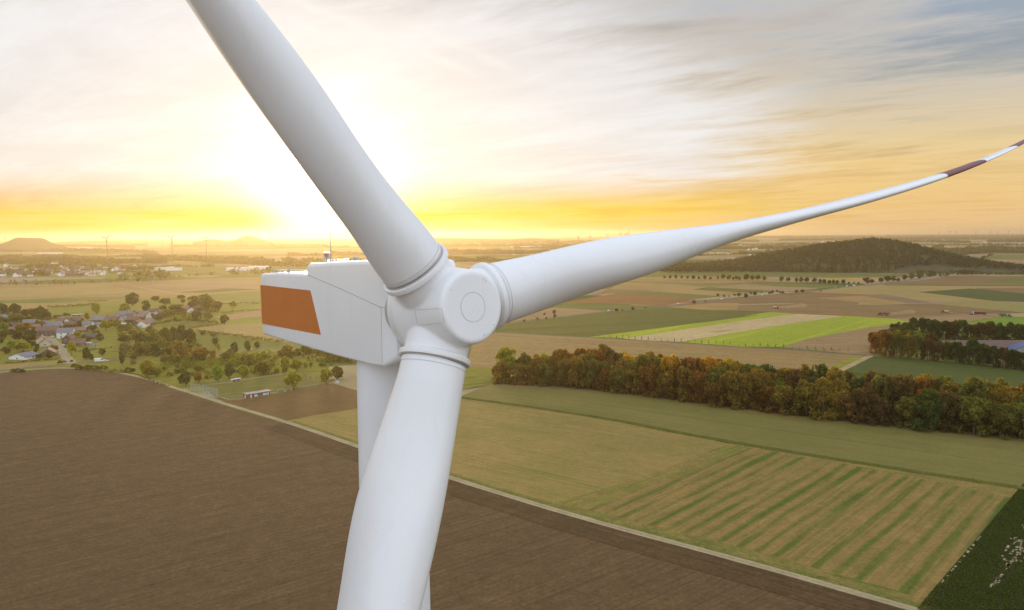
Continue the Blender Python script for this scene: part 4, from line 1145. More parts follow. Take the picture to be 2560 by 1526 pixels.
wood_px([(560, 290, 190, 160, dg), (690, 290, 180, 160, dg), (760, 215, 120, 145, dg), (880, 290, 200, 210, dg), (990, 310, 190, 215, dg), (1100, 320, 180, 210, dg), (1210, 330, 180, 220, db), (1310, 340, 190, 245, dg), (1420, 350, 180, 200, db),
         (1530, 360, 180, 230, db), (1640, 370, 180, 250, db), (1750, 380, 190, 240, dg), (1860, 390, 190, 250, dg), (1960, 395, 190, 250, dg), (2070, 400, 190, 250, dg), (2200, 410, 190, 250, dg), (1480, 330, 150, 180, db), (1180, 300, 150, 180, dg)], 'farm_back')

# trees along the far roads and lanes
GR = 'round trees along the far lane'
for x, y, s in [(1630, 487, 26), (1680, 487, 28), (1730, 488, 36), (1783, 488, 28), (1833, 490, 28), (1883, 492, 32), (1933, 493, 26), (1985, 495, 36), (2035, 498, 28), (2102, 492, 26), (2145, 494, 46), (2190, 495, 30), (2205, 492, 34), (2238, 500, 28), (2262, 497, 34), (2290, 505, 34), (2340, 498, 34), (2362, 495, 44), (2405, 498, 42), (2450, 500, 40)]:
    tree_px(C3(x, y), s / 3.533 * 1.05, s * 1.15 / 3.533, 'round', pick(('olive green', 2), ('dark green', 2), ('golden brown', 1)), 'lane', GR, name='lane_tree')
for x, y, s in [(20, 497, 46), (75, 499, 40), (126, 497, 42), (180, 503, 38), (333, 514, 46), (390, 514, 42), (463, 518, 40), (503, 520, 42), (552, 522, 46), (622, 526, 46), (672, 528, 36), (710, 530, 40), (752, 533, 36), (790, 533, 36), (824, 537, 36), (877, 535, 42), (925, 535, 22), (972, 532, 18), (1010, 538, 24)]:
    tree_px(C4(x, y), s / 3.533 * 1.05, s * 1.1 / 3.533, 'round', pick(('olive green', 2), ('dark green', 3)), 'lane', GR, name='lane_tree')
GRR = 'trees and bushes beside the main road'
for x, y, s in [(655, 800, 38), (570, 808, 24), (505, 846, 24), (585, 842, 20), (660, 834, 32), (392, 864, 24), (250, 880, 40), (1205, 777, 30), (1258, 770, 18), (1350, 766, 32), (1890, 708, 34), (1990, 690, 16), (2100, 645, 28), (2155, 645, 24), (2198, 645, 16), (2248, 638, 24), (2285, 648, 36), (2300, 632, 22), (2345, 630, 20), (2348, 655, 34), (2392, 620, 22), (2428, 634, 32), (2440, 620, 18)]:
    tree_px(C3(x, y), s / 3.533 * 1.1, s / 3.533 * 1.1, 'round' if s > 26 else 'bush', pick(('olive green', 2), ('rust brown', 2), ('golden brown', 1)), 'road', GRR, name='roadside_tree')
for x, y, s in [(18, 654, 36), (60, 622, 20), (100, 634, 34), (155, 612, 16), (225, 622, 26), (250, 618, 30), (292, 604, 24), (320, 614, 26), (345, 615, 26), (463, 612, 30), (515, 610, 34), (677, 596, 18), (1090, 535, 60), (1130, 528, 40), (1210, 522, 50), (1270, 516, 60), (1320, 512, 50), (1360, 514, 36), (1060, 508, 30), (1420, 500, 50), (1480, 495, 60), (1540, 490, 50)]:
    tree_px(C4(x, y), s / 3.533 * 1.1, s / 3.533 * 1.0, 'round' if s > 26 else 'bush', pick(('olive green', 2), ('dark green', 2), ('rust brown', 1)), 'road', GRR, name='roadside_tree')
GS = 'young conical trees in a row beside the lane'
k_ = 0
for x, y, s in [(830, 985, 20), (885, 988, 18), (990, 990, 26), (1045, 998, 22), (1095, 1003, 16), (1148, 1005, 26), (1207, 1008, 30), (1260, 1012, 36), (1315, 1018, 38), (1370, 1022, 36), (1428, 1026, 38), (1485, 1026, 34), (1543, 1030, 28), (1600, 1036, 28), (1658, 1040, 22), (1718, 1042, 34), (1777, 1044, 36), (1837, 1048, 28), (1899, 1048, 28), (1960, 1054, 38), (2020, 1056, 32), (2084, 1060, 34), (2148, 1064, 34), (2209, 1062, 32), (2280, 1072, 16), (2347, 1078, 26), (2414, 1080, 24)]:
    tree_px(C3(x, y + 2), max(s * 0.36, 8) / 3.533, s * 1.1 / 3.533, 'cone', pick(('dark green', 3), ('olive green', 2)), 'sapling', GS, name='young_tree', cat='young tree')
for x, y, s in [(12, 1080, 26), (82, 1080, 26), (142, 1082, 38), (210, 1086, 38), (280, 1090, 34), (350, 1095, 38), (424, 1102, 22), (492, 1108, 26), (556, 1105, 36), (566, 1114, 22), (628, 1112, 34), (638, 1118, 22), (700, 1115, 34), (712, 1122, 22), (772, 1118, 40), (787, 1128, 26), (847, 1120, 32), (920, 1122, 28)]:
    tree_px(C4(x, y + 2), max(s * 0.36, 8) / 3.533, s * 1.1 / 3.533, 'cone', pick(('dark green', 3), ('olive green', 2)), 'sapling', GS, name='young_tree', cat='young tree')

# hedges: one plant body each
def hedge(name, pts_, wid, hgt, colr, label):
    P = [G(p) for p in pts_]
    rng = np.random.default_rng(len(bpy.data.objects))
    vs_ = []
    for a, b_ in zip(P[:-1], P[1:]):
        L = (b_ - a).length
        n = int(L / 0.30 * max(1, hgt / 1.2))
        t = rng.uniform(0, 1, n)
        base = np.array(a)[None] + t[:, None] * np.array(b_ - a)[None]
        off = rng.normal(size=(n, 3)) * np.array([wid / 3, wid / 3, 0])
        hh = hgt * (0.75 + 0.5 * np.sin(t * L * 0.21 + 1.3) ** 2)
        off[:, 2] = rng.uniform(0.05, 1, n) ** 0.7 * hh
        c_ = base + off
        s = rng.uniform(0.35, 0.8, (n, 1))
        u_ = rng.normal(size=(n, 3))
        u_ /= np.linalg.norm(u_, axis=1, keepdims=True)
        w_ = np.cross(u_, rng.normal(size=(n, 3)))
        w_ /= np.linalg.norm(w_, axis=1, keepdims=True)
        vs_.append(np.stack([c_ - u_ * s, c_ - w_ * s * .7, c_ + u_ * s, c_ + w_ * s * .7], 1).reshape(-1, 3))
    v = np.concatenate(vs_)
    v[:, 2] = np.maximum(v[:, 2], 0.02)
    o = obj(name, mesh_np(name, v, np.arange(len(v), dtype=np.int32).reshape(-1, 4), LEAF))
    o.color = (*PAL[colr], 1)
    return tag(o, label, 'hedge', 'hedges between the meadows')
hedge('hedge', [C1(415, 742), C1(600, 735), C1(830, 718)], 3, 3.2, 'dark green', 'long dark hedge across the green meadow far behind the village')
hedge('hedge', [C1(785, 690), C1(960, 683)], 2.5, 2.2, 'deep brown', 'short dark hedge at the top of the meadow left of the tall trees')
hedge('hedge', [C1(1320, 905), C1(1500, 870), C1(1700, 858), C1(1930, 885)], 3.0, 3.0, 'dark green', 'curved hedge along the top of the small pasture right of the village')
hedge('hedge', [C1(1680, 930), C1(1800, 908), C1(1960, 892)], 2.5, 2.2, 'olive green', 'straight hedge running from the lone tree along the lower edge of the pasture')
hedge('hedge', [C1(1740, 952), C1(1950, 980), C1(2130, 1003), C1(2310, 1030), C1(2500, 1050)], 2.8, 2.6, 'olive green', 'hedge along the lower edge of the pale stubble field left of the turbine')
hedge('hedge', [C1(1950, 714), C1(2150, 705), C1(2300, 708)], 2.5, 2.2, 'olive green', 'low hedge beyond the lone round tree beside the pale track')
hedge('hedge', [C1(1960, 790), C1(2150, 770), C1(2400, 760)], 2.2, 1.8, 'olive green', 'thin hedge above the pinkish field left of the nacelle')
hedge('hedge', [CV(80, 1270), CV(400, 1245), CV(700, 1215), CV(1100, 1185)], 1.8, 1.6, 'deep brown', 'clipped dark garden hedge in front of the white barn')
hedge('hedge', [CV(1430, 1055), CV(1750, 1010), CV(2100, 970)], 1.8, 1.5, 'dark green', 'dark garden hedge crossing the lawn right of the village street')
hedge('hedge', [CO(0, 1215), CO(300, 1290), CO(560, 1400), CO(760, 1470)], 2.0, 1.0, 'olive green', 'low rough hedge between the orchard meadow and the farm path')
hedge('hedge', [D(2000, 1112), D(2250, 1154), D(2490, 1191), D(2620, 1212)], 1.8, 0.6, 'olive green', 'strip of tall weeds on the grass bank above the striped field')
for nm, pts_ in (('hedge', [CV(1380, 1330), CV(1700, 1395), CV(2100, 1430), CV(2400, 1460)]),):
    hedge(nm, pts_, 3.5, 2.0, 'olive green', 'bushy hedge between the village road and the farm path')

# ------------------------------------------------------------------ the wooded spoil hill and far hills
def on_plane(p, Y):
    """point on the ray of a photo pixel at forward distance Y"""
    d = ray(*p)
    t = Y / d.y
    return Vector((d.x * t, Y, HC + d.z * t))
SLOPE = paint('hill_soil', (0.085, 0.075, 0.04), 1.0, 0.3, 0.02, 0.0)
def cards_mesh(name, pos, size, rng, flat=0.35):
    n = len(pos)
    s = (np.asarray(size).reshape(-1, 1) * rng.uniform(0.6, 1.3, (n, 1)))
    nrm = rng.normal(size=(n, 3))
    nrm[:, 2] = np.abs(nrm[:, 2]) * 0.8 + flat
    nrm /= np.linalg.norm(nrm, axis=1, keepdims=True)
    a = np.cross(nrm, rng.normal(size=(n, 3)))
    a /= np.linalg.norm(a, axis=1, keepdims=True) + 1e-9
    b_ = np.cross(nrm, a)
    v = np.stack([pos - a * s, pos - b_ * s * .75 + nrm * s * .2, pos + a * s, pos + b_ * s * .75], 1).reshape(-1, 3)
    v[:, 2] = np.maximum(v[:, 2], 0.1)
    return mesh_np(name, v, np.arange(n * 4, dtype=np.int32).reshape(-1, 4), LEAF)
def crowns(cx, cy, cz, w_, h_, ncard, rng):
    """many crowns as leaf cards: returns positions and sizes"""
    n = len(cx)
    v = rng.normal(size=(n, ncard, 3))
    v /= np.linalg.norm(v, axis=2, keepdims=True)
    q = rng.uniform(0.6, 1.0, (n, ncard, 1))
    p = np.stack([cx, cy, cz + h_ * 0.55], 1)[:, None] + v * q * np.stack([w_ * .5, w_ * .5, h_ * .48], 1)[:, None]
    sz = np.repeat((w_ * 0.17)[:, None], ncard, 1)
    return p.reshape(-1, 3), sz.reshape(-1)

rng = np.random.default_rng(5)
SIL = [C3(1480, 432), C3(1750, 395), C3(2100, 345), C4(0, 296), C4(280, 240), C4(600, 192), C4(720, 168), C4(850, 150), C4(1000, 140), C4(1150, 119), C4(1290, 132), C4(1400, 170), C4(1560, 222), C4(1700, 258), C4(1850, 300), C4(2000, 330)]
YC = 2150.0
crest = [on_plane(p, YC) for p in SIL]
cxs, czs = np.array([c.x for c in crest]), np.maximum(np.array([c.z for c in crest]) - np.interp(np.array([c.x for c in crest]), [crest[0].x, crest[7].x], [26, 12]), 1.0)
FEET = [C3(1400, 436), C4(0, 428), C4(600, 432), C4(1200, 440), C4(1530, 446), C4(1900, 440)]
fg = [G(p) for p in FEET]
def hill_h(x, y):
    top = np.interp(x, cxs, czs, left=0, right=0)
    fy = np.interp(x / y, [f_.x / f_.y for f_ in fg], [f_.y for f_ in fg]) + 25
    u_ = np.where(y < YC, (y - fy) / (YC - fy), 1 - (y - YC) / 420.0)
    u_ = np.clip(u_, 0, 1)
    return top * (u_ ** 0.85 * (1.6 - 0.6 * u_))
gx = np.linspace(cxs[0] - 30, cxs[-1] + 30, 70)
gy = np.linspace(1790, YC + 430, 34)
GX, GY = np.meshgrid(gx, gy)
GZ = hill_h(GX, GY) + 0.6 * 0
vs = np.stack([GX, GY, GZ - 0.5], -1).reshape(-1, 3)
fs = np.array([(j * 70 + i, j * 70 + i + 1, (j + 1) * 70 + i + 1, (j + 1) * 70 + i) for j in range(33) for i in range(69)], dtype=np.int32)
tag(obj('hill', mesh_np('hill', vs, fs, SLOPE, None, True)), kind='structure')
n = 5200
tx = rng.uniform(cxs[0], cxs[-1], n)
ty = 1830 + (YC + 150 - 1830) * rng.uniform(0, 1, n) ** 1.1
tz = hill_h(tx, ty)
fyv = np.interp(tx / ty, [f_.x / f_.y for f_ in fg], [f_.y for f_ in fg])
keep = (ty > fyv + 4)
tx, ty, tz = tx[keep], ty[keep], tz[keep]
ww, hh = rng.uniform(7, 12, len(tx)), rng.uniform(9, 15, len(tx))
edge = (ty - np.interp(tx / ty, [f_.x / f_.y for f_ in fg], [f_.y for f_ in fg]) < 35)
hh[edge] *= 1.35
p_, s_ = crowns(tx, ty, tz, ww, hh, 17, rng)
o = obj('hill_wood', cards_mesh('hill_wood', p_, s_ * 1.15, rng))
o.color = (0.040, 0.042, 0.016, 1)
tag(o, 'dense dark wood covering the whole spoil hill', 'woodland', kind='stuff')
# pale poplars standing along the foot of the hill
n = 46
fx = np.sort(rng.uniform(0.36, 0.505, n))
fyy = np.interp(fx, [f_.x / f_.y for f_ in fg], [f_.y for f_ in fg]) + rng.uniform(2, 14, n)
p_, s_ = crowns(fx * fyy, fyy, np.zeros(n), rng.uniform(6, 10, n), rng.uniform(15, 25, n), 40, rng)
o = obj('hill_foot_trees', cards_mesh('hill_foot_trees', p_, s_ * 0.9, rng))
o.color = (0.105, 0.115, 0.045, 1)
tag(o, 'paler trees massed along the foot of the wooded hill', 'woodland', kind='stuff')

def far_hill(sil, Y, depth, label_=None, flat=False):
    P = [on_plane(p, Y) for p in sil]
    rows = []
    for k, u_ in enumerate(np.linspace(-1, 1, 13)):
        prof_ = max(0.0, 1 - abs(u_)) ** 0.8
        rows.append([(p.x * (Y + u_ * depth) / Y, Y + u_ * depth, max(p.z, 0) * prof_) for p in P])
    mb = MB()
    mb.rings(rows, closed=False, cap0=False, cap1=False)
    o = mb.build('hill', SLOPE)
    auto_smooth(o, 50)
    return tag(o, kind='structure')
far_hill([C1(-150, 215), C1(0, 180), C1(60, 160), C1(130, 126), C1(170, 121), C1(250, 124), C1(370, 125), C1(400, 135), C1(450, 165), C1(520, 185), C1(600, 205)], 6500, 420)
far_hill([C1(1700, 165), C1(1780, 145), C1(1850, 135), C1(1920, 137), C1(2000, 152), C1(2080, 140), C1(2140, 115), C1(2190, 104), C1(2220, 106), C1(2270, 122), C1(2330, 142), C1(2400, 158), C1(2500, 168)], 8000, 600)
far_hill([C1(400, 180), C1(560, 160), C1(700, 152), C1(900, 145), C1(1200, 142), C1(1500, 148), C1(1700, 152), C1(2100, 158), C1(2600, 165)], 12500, 900)
far_hill([C3(-700, 130), C3(-350, 122), C3(-150, 128), C3(0, 132), C3(200, 138), C3(330, 133), C3(420, 128), C3(500, 127), C3(560, 134), C3(700, 140)], 9000, 600)

# ------------------------------------------------------------------ belts of far trees, too many and small to count
def belt(pts_, depth, hgt, colr, dens=1.0, card=1.0, label=None, name='tree_belt', ww_=None):
    P = [G(p) for p in pts_]
    rng = np.random.default_rng(int(abs(P[0].x * 7 + P[0].y)) % 100000)
    xs_, ys_ = [], []
    for a, b_ in zip(P[:-1], P[1:]):
        L = (b_ - a).length
        n = max(3, int(L * depth / (hgt * 0.6) ** 2 * 1.6 * dens))
        t = rng.uniform(0, 1, n)
        away = Vector((a.x + b_.x, a.y + b_.y, 0)).normalized()
        dd = rng.uniform(0, depth, n)
        xs_.append(a.x + (b_.x - a.x) * t + away.x * dd)
        ys_.append(a.y + (b_.y - a.y) * t + away.y * dd)
    xs_, ys_ = np.concatenate(xs_), np.concatenate(ys_)
    n = len(xs_)
    clump = 0.75 + 0.35 * np.sin(xs_ * 0.011 + ys_ * 0.017) + 0.15 * np.sin(xs_ * 0.05)
    h_ = hgt * rng.uniform(0.65, 1.15, n) * np.clip(clump, 0.4, 1.15)
    w_ = h_ * rng.uniform(0.65, 0.95, n) if ww_ is None else np.full(n, ww_)
    p, s = crowns(xs_, ys_, np.zeros(n), w_, h_, 14, rng)
    o = obj(name, cards_mesh(name, p, s * 1.35 * card, rng))
    o.color = (*colr, 1)
    return tag(o, label or 'far belt of trees merging into one dark line', 'woodland', kind='stuff')
BG1, BG2, BG3 = (0.075, 0.072, 0.022), (0.055, 0.062, 0.022), (0.095, 0.085, 0.028)
belt([CT(-300, 865), CT(0, 850), CT(450, 838), CT(1000, 826)], 14, 22, BG1, 1.0, 0.8, 'dense row of tall trees before the far town')
belt([CT(1000, 826), CT(1650, 802), CT(2100, 775), CT(2490, 742), C1(1900, 455), C1(2400, 448)], 14, 20, BG1, 0.9, 0.8, 'row of trees beyond the stubble fields left of the turbine')
for y_, x0_, x1_, dpt, hg in ((500, -200, 2600, 90, 15), (470, 0, 2700, 120, 16), (560, 300, 1500, 40, 13), (600, 0, 2400, 40, 11), (640, 100, 2300, 30, 11), (690, -200, 700, 25, 11), (560, 1600, 2700, 80, 15)):
    q = [CT(x0_ + (x1_ - x0_) * k / 6, y_ + 6 * math.sin(k * 2.1)) for k in range(7)]
    belt(q, dpt, hg, BG3 if y_ > 520 else BG1, 0.5, 1.0, 'trees growing between the houses of the far town')
belt([C1(1250, 330), C1(1700, 335), C1(2473, 380), C1(2900, 390)], 420, 17, BG1, 0.35, 1.2, 'broad far wood in the glow left of the turbine')
belt([C1(1300, 395), C1(1500, 385), C1(1900, 388)], 60, 15, BG1, 0.5)
belt([C1(0, 250), C1(700, 245), C1(1400, 262)], 250, 18, BG1, 0.35, 1.3)
belt([C1(-200, 205), C1(600, 200), C1(1200, 215)], 500, 20, BG1, 0.25, 1.6)
belt([C1(0, 300), C1(200, 298)], 120, 16, BG1, 0.6)
belt([C1(1500, 205), C1(2200, 210), C1(2900, 215)], 500, 20, BG3, 0.2, 1.7)
belt([C3(-800, 250), C3(0, 250), C3(600, 255)], 200, 16, BG3, 0.4, 1.2)
belt([C3(-600, 205), C3(0, 200), C3(700, 205), C3(1100, 200)], 400, 18, BG3, 0.25, 1.5)
belt([C3(-400, 330), C3(0, 330), C3(500, 345)], 120, 15, BG3, 0.5)
belt([C3(0, 175), C3(800, 170), C3(1400, 165), C3(2473, 160)], 700, 20, BG3, 0.15, 2.0)
belt([C3(1700, 290), C3(2473, 270), C4(300, 240)], 60, 14, BG3, 0.5)
belt([C3(1850, 235), C3(2473, 215), C4(500, 205)], 200, 15, BG3, 0.35)
belt([C4(1530, 446), C4(1640, 425), C4(1800, 350), C4(1930, 290), C4(1990, 262)], 160, 17, (0.085, 0.088, 0.03), 0.7, 0.9, 'tongue of woodland running back from the right foot of the hill')
belt([C4(1530, 470), C4(1700, 468), C4(1810, 470)], 25, 13, BG2, 0.9, 0.8, 'low wood standing before the right foot of the hill')
belt([C4(1820, 452), C4(2200, 455), C4(2700, 452)], 35, 13, BG2, 1.0, 0.8, 'dark belt of trees right of the hill beyond the brown field')
belt([C4(1870, 415), C4(1950, 385), C4(2080, 325), C4(2200, 275)], 10, 10, BG2, 1.0, 0.8, 'line of trees along the lane running away right of the hill')
belt([C4(1990, 268), C4(2200, 262), C4(2700, 265)], 30, 12, BG2, 0.7, 0.9)
belt([C4(1560, 240), C4(1800, 236), C4(1980, 240), C4(2320, 244)], 200, 16, BG2, 0.5, 1.0)
belt([C4(1660, 215), C4(1760, 212)], 120, 26, BG2, 0.7, 1.1)
belt([C4(1960, 228), C4(2330, 232)], 260, 20, BG2, 0.5, 1.1)
belt([C4(1300, 190), C4(2473, 195), C4(2700, 195)], 150, 16, BG2, 0.2, 1.2)
belt([C4(1000, 170), C4(1600, 165), C4(2000, 172)], 400, 18, BG2, 0.2, 1.6)
belt([C4(2150, 165), C4(2700, 160)], 500, 20, BG2, 0.3, 1.6)
belt([C4(300, 150), C4(1200, 145), C4(2000, 140), C4(2700, 138)], 900, 20, BG2, 0.12, 2.2)
belt([C4(-300, 128), C4(1200, 122), C4(2700, 116)], 1500, 22, BG2, 0.08, 3.0)
rng2 = np.random.default_rng(99)
for k in range(26):
    yy_ = float(np.exp(rng2.uniform(np.log(2600), np.log(11000))))
    a_ = rng2.uniform(-0.72, 0.74)
    L = rng2.uniform(250, 900) * (1 + yy_ / 6000)
    th_ = rng2.normal() * 0.25
    x_ = a_ * yy_
    P0 = Vector((x_ - L / 2 * math.cos(th_), yy_ - L / 2 * math.sin(th_), 0))
    P1 = Vector((x_ + L / 2 * math.cos(th_), yy_ + L / 2 * math.sin(th_), 0))
    _G = G
    G = lambda p, z=0.0: p
    belt([P0, (P0 + P1) / 2 + Vector((0, 30, 0)), P1], rng2.uniform(20, 160), rng2.uniform(12, 18), (BG1, BG2, BG3)[k % 3], 0.5, 1.0 + yy_ / 9000)
    G = _G

# undergrowth filling the orchard between the trees
def scatter(poly, n, hmin, hmax, colr, label, name='undergrowth'):
    rng = np.random.default_rng(n)
    P = [G(p) for p in poly]
    xs_ = np.array([p.x for p in P])
    ys_ = np.array([p.y for p in P])
    out_ = []
    while len(out_) < n:
        x, y = rng.uniform(xs_.min(), xs_.max()), rng.uniform(ys_.min(), ys_.max())
        ins = False
        for i in range(len(P)):
            j = i - 1
            if (ys_[i] > y) != (ys_[j] > y) and x < (xs_[j] - xs_[i]) * (y - ys_[i]) / (ys_[j] - ys_[i]) + xs_[i]:
                ins = not ins
        if ins and math.sin(x * 0.05 + 1) * math.sin(y * 0.045) + rng.normal() * 0.4 > 0.05:
            out_.append((x, y))
    a = np.array(out_)
    h_ = rng.uniform(hmin, hmax, n)
    p, s = crowns(a[:, 0], a[:, 1], np.zeros(n), h_ * rng.uniform(0.9, 1.4, n), h_, 36, rng)
    o = obj(name, cards_mesh(name, p, s * 0.75, rng))
    o.color = (*colr, 1)
    return tag(o, label, 'undergrowth', kind='stuff')
scatter([CO(0, 520), CO(560, 560), CO(1180, 760), CO(1500, 1000), CO(1200, 1080), CO(600, 1010), CO(0, 980)], 150, 3, 7.5, (0.085, 0.092, 0.022), 'dense scrub growing between the village gardens and the orchard')
scatter([CO(500, 1050), CO(1500, 1010), CO(2452, 950), CO(2700, 1250), CO(2300, 1290), CO(1700, 1180), CO(900, 1330), CO(600, 1260)], 170, 2, 5.0, (0.12, 0.135, 0.026), 'rough bushes and young growth all over the orchard meadow')
scatter([CP(650, 100), CP(2300, 20), CP(2300, 140), CP(1300, 200), CP(800, 220)], 130, 3, 6.5, (0.115, 0.115, 0.026), 'dense thicket behind the sports pitch and the turbine tower')
scatter([CV(0, 360), CV(700, 300), CV(900, 430), CV(1100, 440), CV(300, 520), CV(0, 560)], 90, 4, 8.0, (0.06, 0.07, 0.022), 'dark thicket of trees behind the village roofs')
scatter([CO(600, 380), CO(900, 220), CO(1500, 120), CO(1600, 260), CO(1450, 390), CO(900, 420)], 90, 3, 8.0, (0.10, 0.10, 0.028), 'scrub among the tall trees at the far end of the village')
# low growth under the edge of the long wood
rngw = np.random.default_rng(17)
pp = along(fr_g, 2.2)
ex = np.array([p.x for p, t in pp]) + rngw.normal(size=len(pp)) * 1.0
ey = np.array([p.y for p, t in pp]) + rngw.uniform(1, 9, len(pp))
h_ = rngw.uniform(2, 5.5, len(pp))
p_, s_ = crowns(ex, ey, np.zeros(len(pp)), h_ * 1.1, h_, 40, rngw)
o = obj('undergrowth', cards_mesh('undergrowth', p_, s_ * 0.6, rngw))
o.color = (0.075, 0.06, 0.022, 1)
tag(o, 'brown brushwood along the front edge of the autumn wood', 'undergrowth', kind='stuff')

# leafy root crop in drilled rows at the bottom right corner
rngc = np.random.default_rng(23)
c0, c1 = G(D(2240, 1472)), G(D(2475, 1194))
tv = (c1 - c0).normalized()
nv = Vector((tv.y, -tv.x, 0))
L = (c1 - c0).length
rngp = np.random.default_rng(31)
bare_q = []
patches = []
for k in range(95):
    s0 = 20 + 62 * rngp.uniform(0, 1) ** 0.7
    o_ = 11.4 + rngp.normal() * (0.35 if s0 < 44 else 1.9)
    patches.append((s0, s0 + rngp.uniform(0.8, 3.4), o_, o_ + rngp.uniform(0.2, 0.8)))
for k in range(11):
    s0 = 18 + k * 4.2 + rngp.uniform(-1, 1.5)
    patches.append((s0, s0 + rngp.uniform(0.8, 3.0), 0.35, rngp.uniform(0.7, 1.15)))
PA = np.array(patches)
pos = []
for row in range(120):
    off = 0.35 + row * 0.55
    for q in np.arange(-40, L + 30, 0.5):
        if rngc.random() < 0.08:
            continue
        p = c0 + tv * (q + rngc.normal() * 0.08) + nv * (off + rngc.normal() * 0.06)
        if p.x / p.y > 0.78 or p.y < 150:
            continue
        bare = math.exp(-((off - 11.4) / 2.2) ** 2) * (0.45 + 0.45 * math.sin(q * 0.11 + row * 0.15)) + (0.9 if row == 0 and math.sin(q * 0.35) > 0.3 else 0) * (20 < q < 62)
        if rngc.random() < bare * 0.5:
            continue
        sh_ = 0.0
        if (((PA[:, 0] - .2 < q) & (q < PA[:, 1] + .2)) & (np.where(PA[:, 2] > 5, sh_, 0) + PA[:, 2] - .3 < off) & (off < np.where(PA[:, 2] > 5, sh_, 0) + PA[:, 3] + .3)).any():
            continue
        pos.append((p.x, p.y))
pos = np.array(pos)
n = len(pos)
leafs = []
for k in range(4):
    a = rngc.uniform(0, 6.28, n)
    ln, wd, up = rngc.uniform(.25, .50, n), rngc.uniform(.10, .20, n), rngc.uniform(.12, .45, n)
    dx_, dy_ = np.cos(a), np.sin(a)
    b0 = np.stack([pos[:, 0], pos[:, 1], np.full(n, 0.50)], 1)
    tip = b0 + np.stack([dx_ * ln, dy_ * ln, up], 1)
    side = np.stack([-dy_ * wd, dx_ * wd, up * 0.6], 1)
    mid = b0 + np.stack([dx_ * ln * .5, dy_ * ln * .5, np.zeros(n)], 1)
    leafs.append(np.stack([b0, mid + side, tip, mid - side * np.array([1, 1, -1])], 1).reshape(-1, 3))
v = np.concatenate(leafs)
o = obj('crop_leaves', mesh_np('crop_leaves', v, np.arange(len(v), dtype=np.int32).reshape(-1, 4), LEAF))
o.color = (0.062, 0.085, 0.019, 1)
tag(o, 'dark green leafy root crop in rows at the bottom right corner', 'crop', kind='stuff')
sand = fm('bare_sand', (0.36, 0.32, 0.25), (0.26, 0.22, 0.16), (), 3, 0.3)
for a0, a1, o0, o1 in patches:
    q = [c0 + tv * s + nv * (o_ + 0.0 + rngp.normal() * .12) for s, o_ in [(s, o0) for s in np.linspace(a0, a1, 5)] + [(s, o1) for s in np.linspace(a1, a0, 5)]]
    bare_q.append(q)
zb = 0.60
bv, bf = [], []
for q in bare_q:
    n0 = len(bv)
    bv += [(p.x, p.y, zb) for p in q]
    bf.append(tuple(range(n0 + len(q) - 1, n0 - 1, -1)))
tag(obj('bare_sand', mesh_np('bare_sand', bv, bf, sand)), 'pale sandy gaps scattered through the dark root crop', 'bare ground', kind='stuff')

# ------------------------------------------------------------------ houses
WALLS = {'white': paint('white_render', (0.74, 0.73, 0.70), 0.8, 0.08, 0.4), 'brick': paint('red_brick', (0.135, 0.083, 0.062), 0.9, 0.25, 0.8), 'cream': paint('cream_render', (0.56, 0.48, 0.36), 0.8, 0.1, 0.4),
         'grey': paint('grey_render', (0.33, 0.31, 0.29), 0.8, 0.12, 0.4), 'brown': paint('brown_boards', (0.16, 0.085, 0.045), 0.8, 0.25, 1.5)}
ROOFS = {'grey': paint('grey_slates', (0.16, 0.155, 0.16), 0.6, 0.2, 0.9), 'brown': paint('brown_tiles', (0.13, 0.075, 0.055), 0.7, 0.25, 0.9), 'red': paint('red_tiles', (0.145, 0.080, 0.057), 0.7, 0.25, 0.9),
         'orange': paint('orange_tiles', (0.23, 0.12, 0.075), 0.7, 0.2, 0.9), 'white': paint('white_sheet_roof', (0.66, 0.66, 0.64), 0.5, 0.06, 0.4), 'dark': paint('dark_tiles', (0.075, 0.062, 0.058), 0.6, 0.2, 0.9), 'blue': paint('blue_sheet_roof', (0.03, 0.065, 0.17), 0.5, 0.1, 0.4)}
GLASS = paint('dark_window_glass', (0.03, 0.035, 0.045), 0.12, 0.1, 1.0, 0.6)
FRAME = paint('white_window_frame', (0.70, 0.69, 0.66), 0.6)
DOORP = paint('door_paint', (0.17, 0.10, 0.06), 0.6)
HOUSES = []
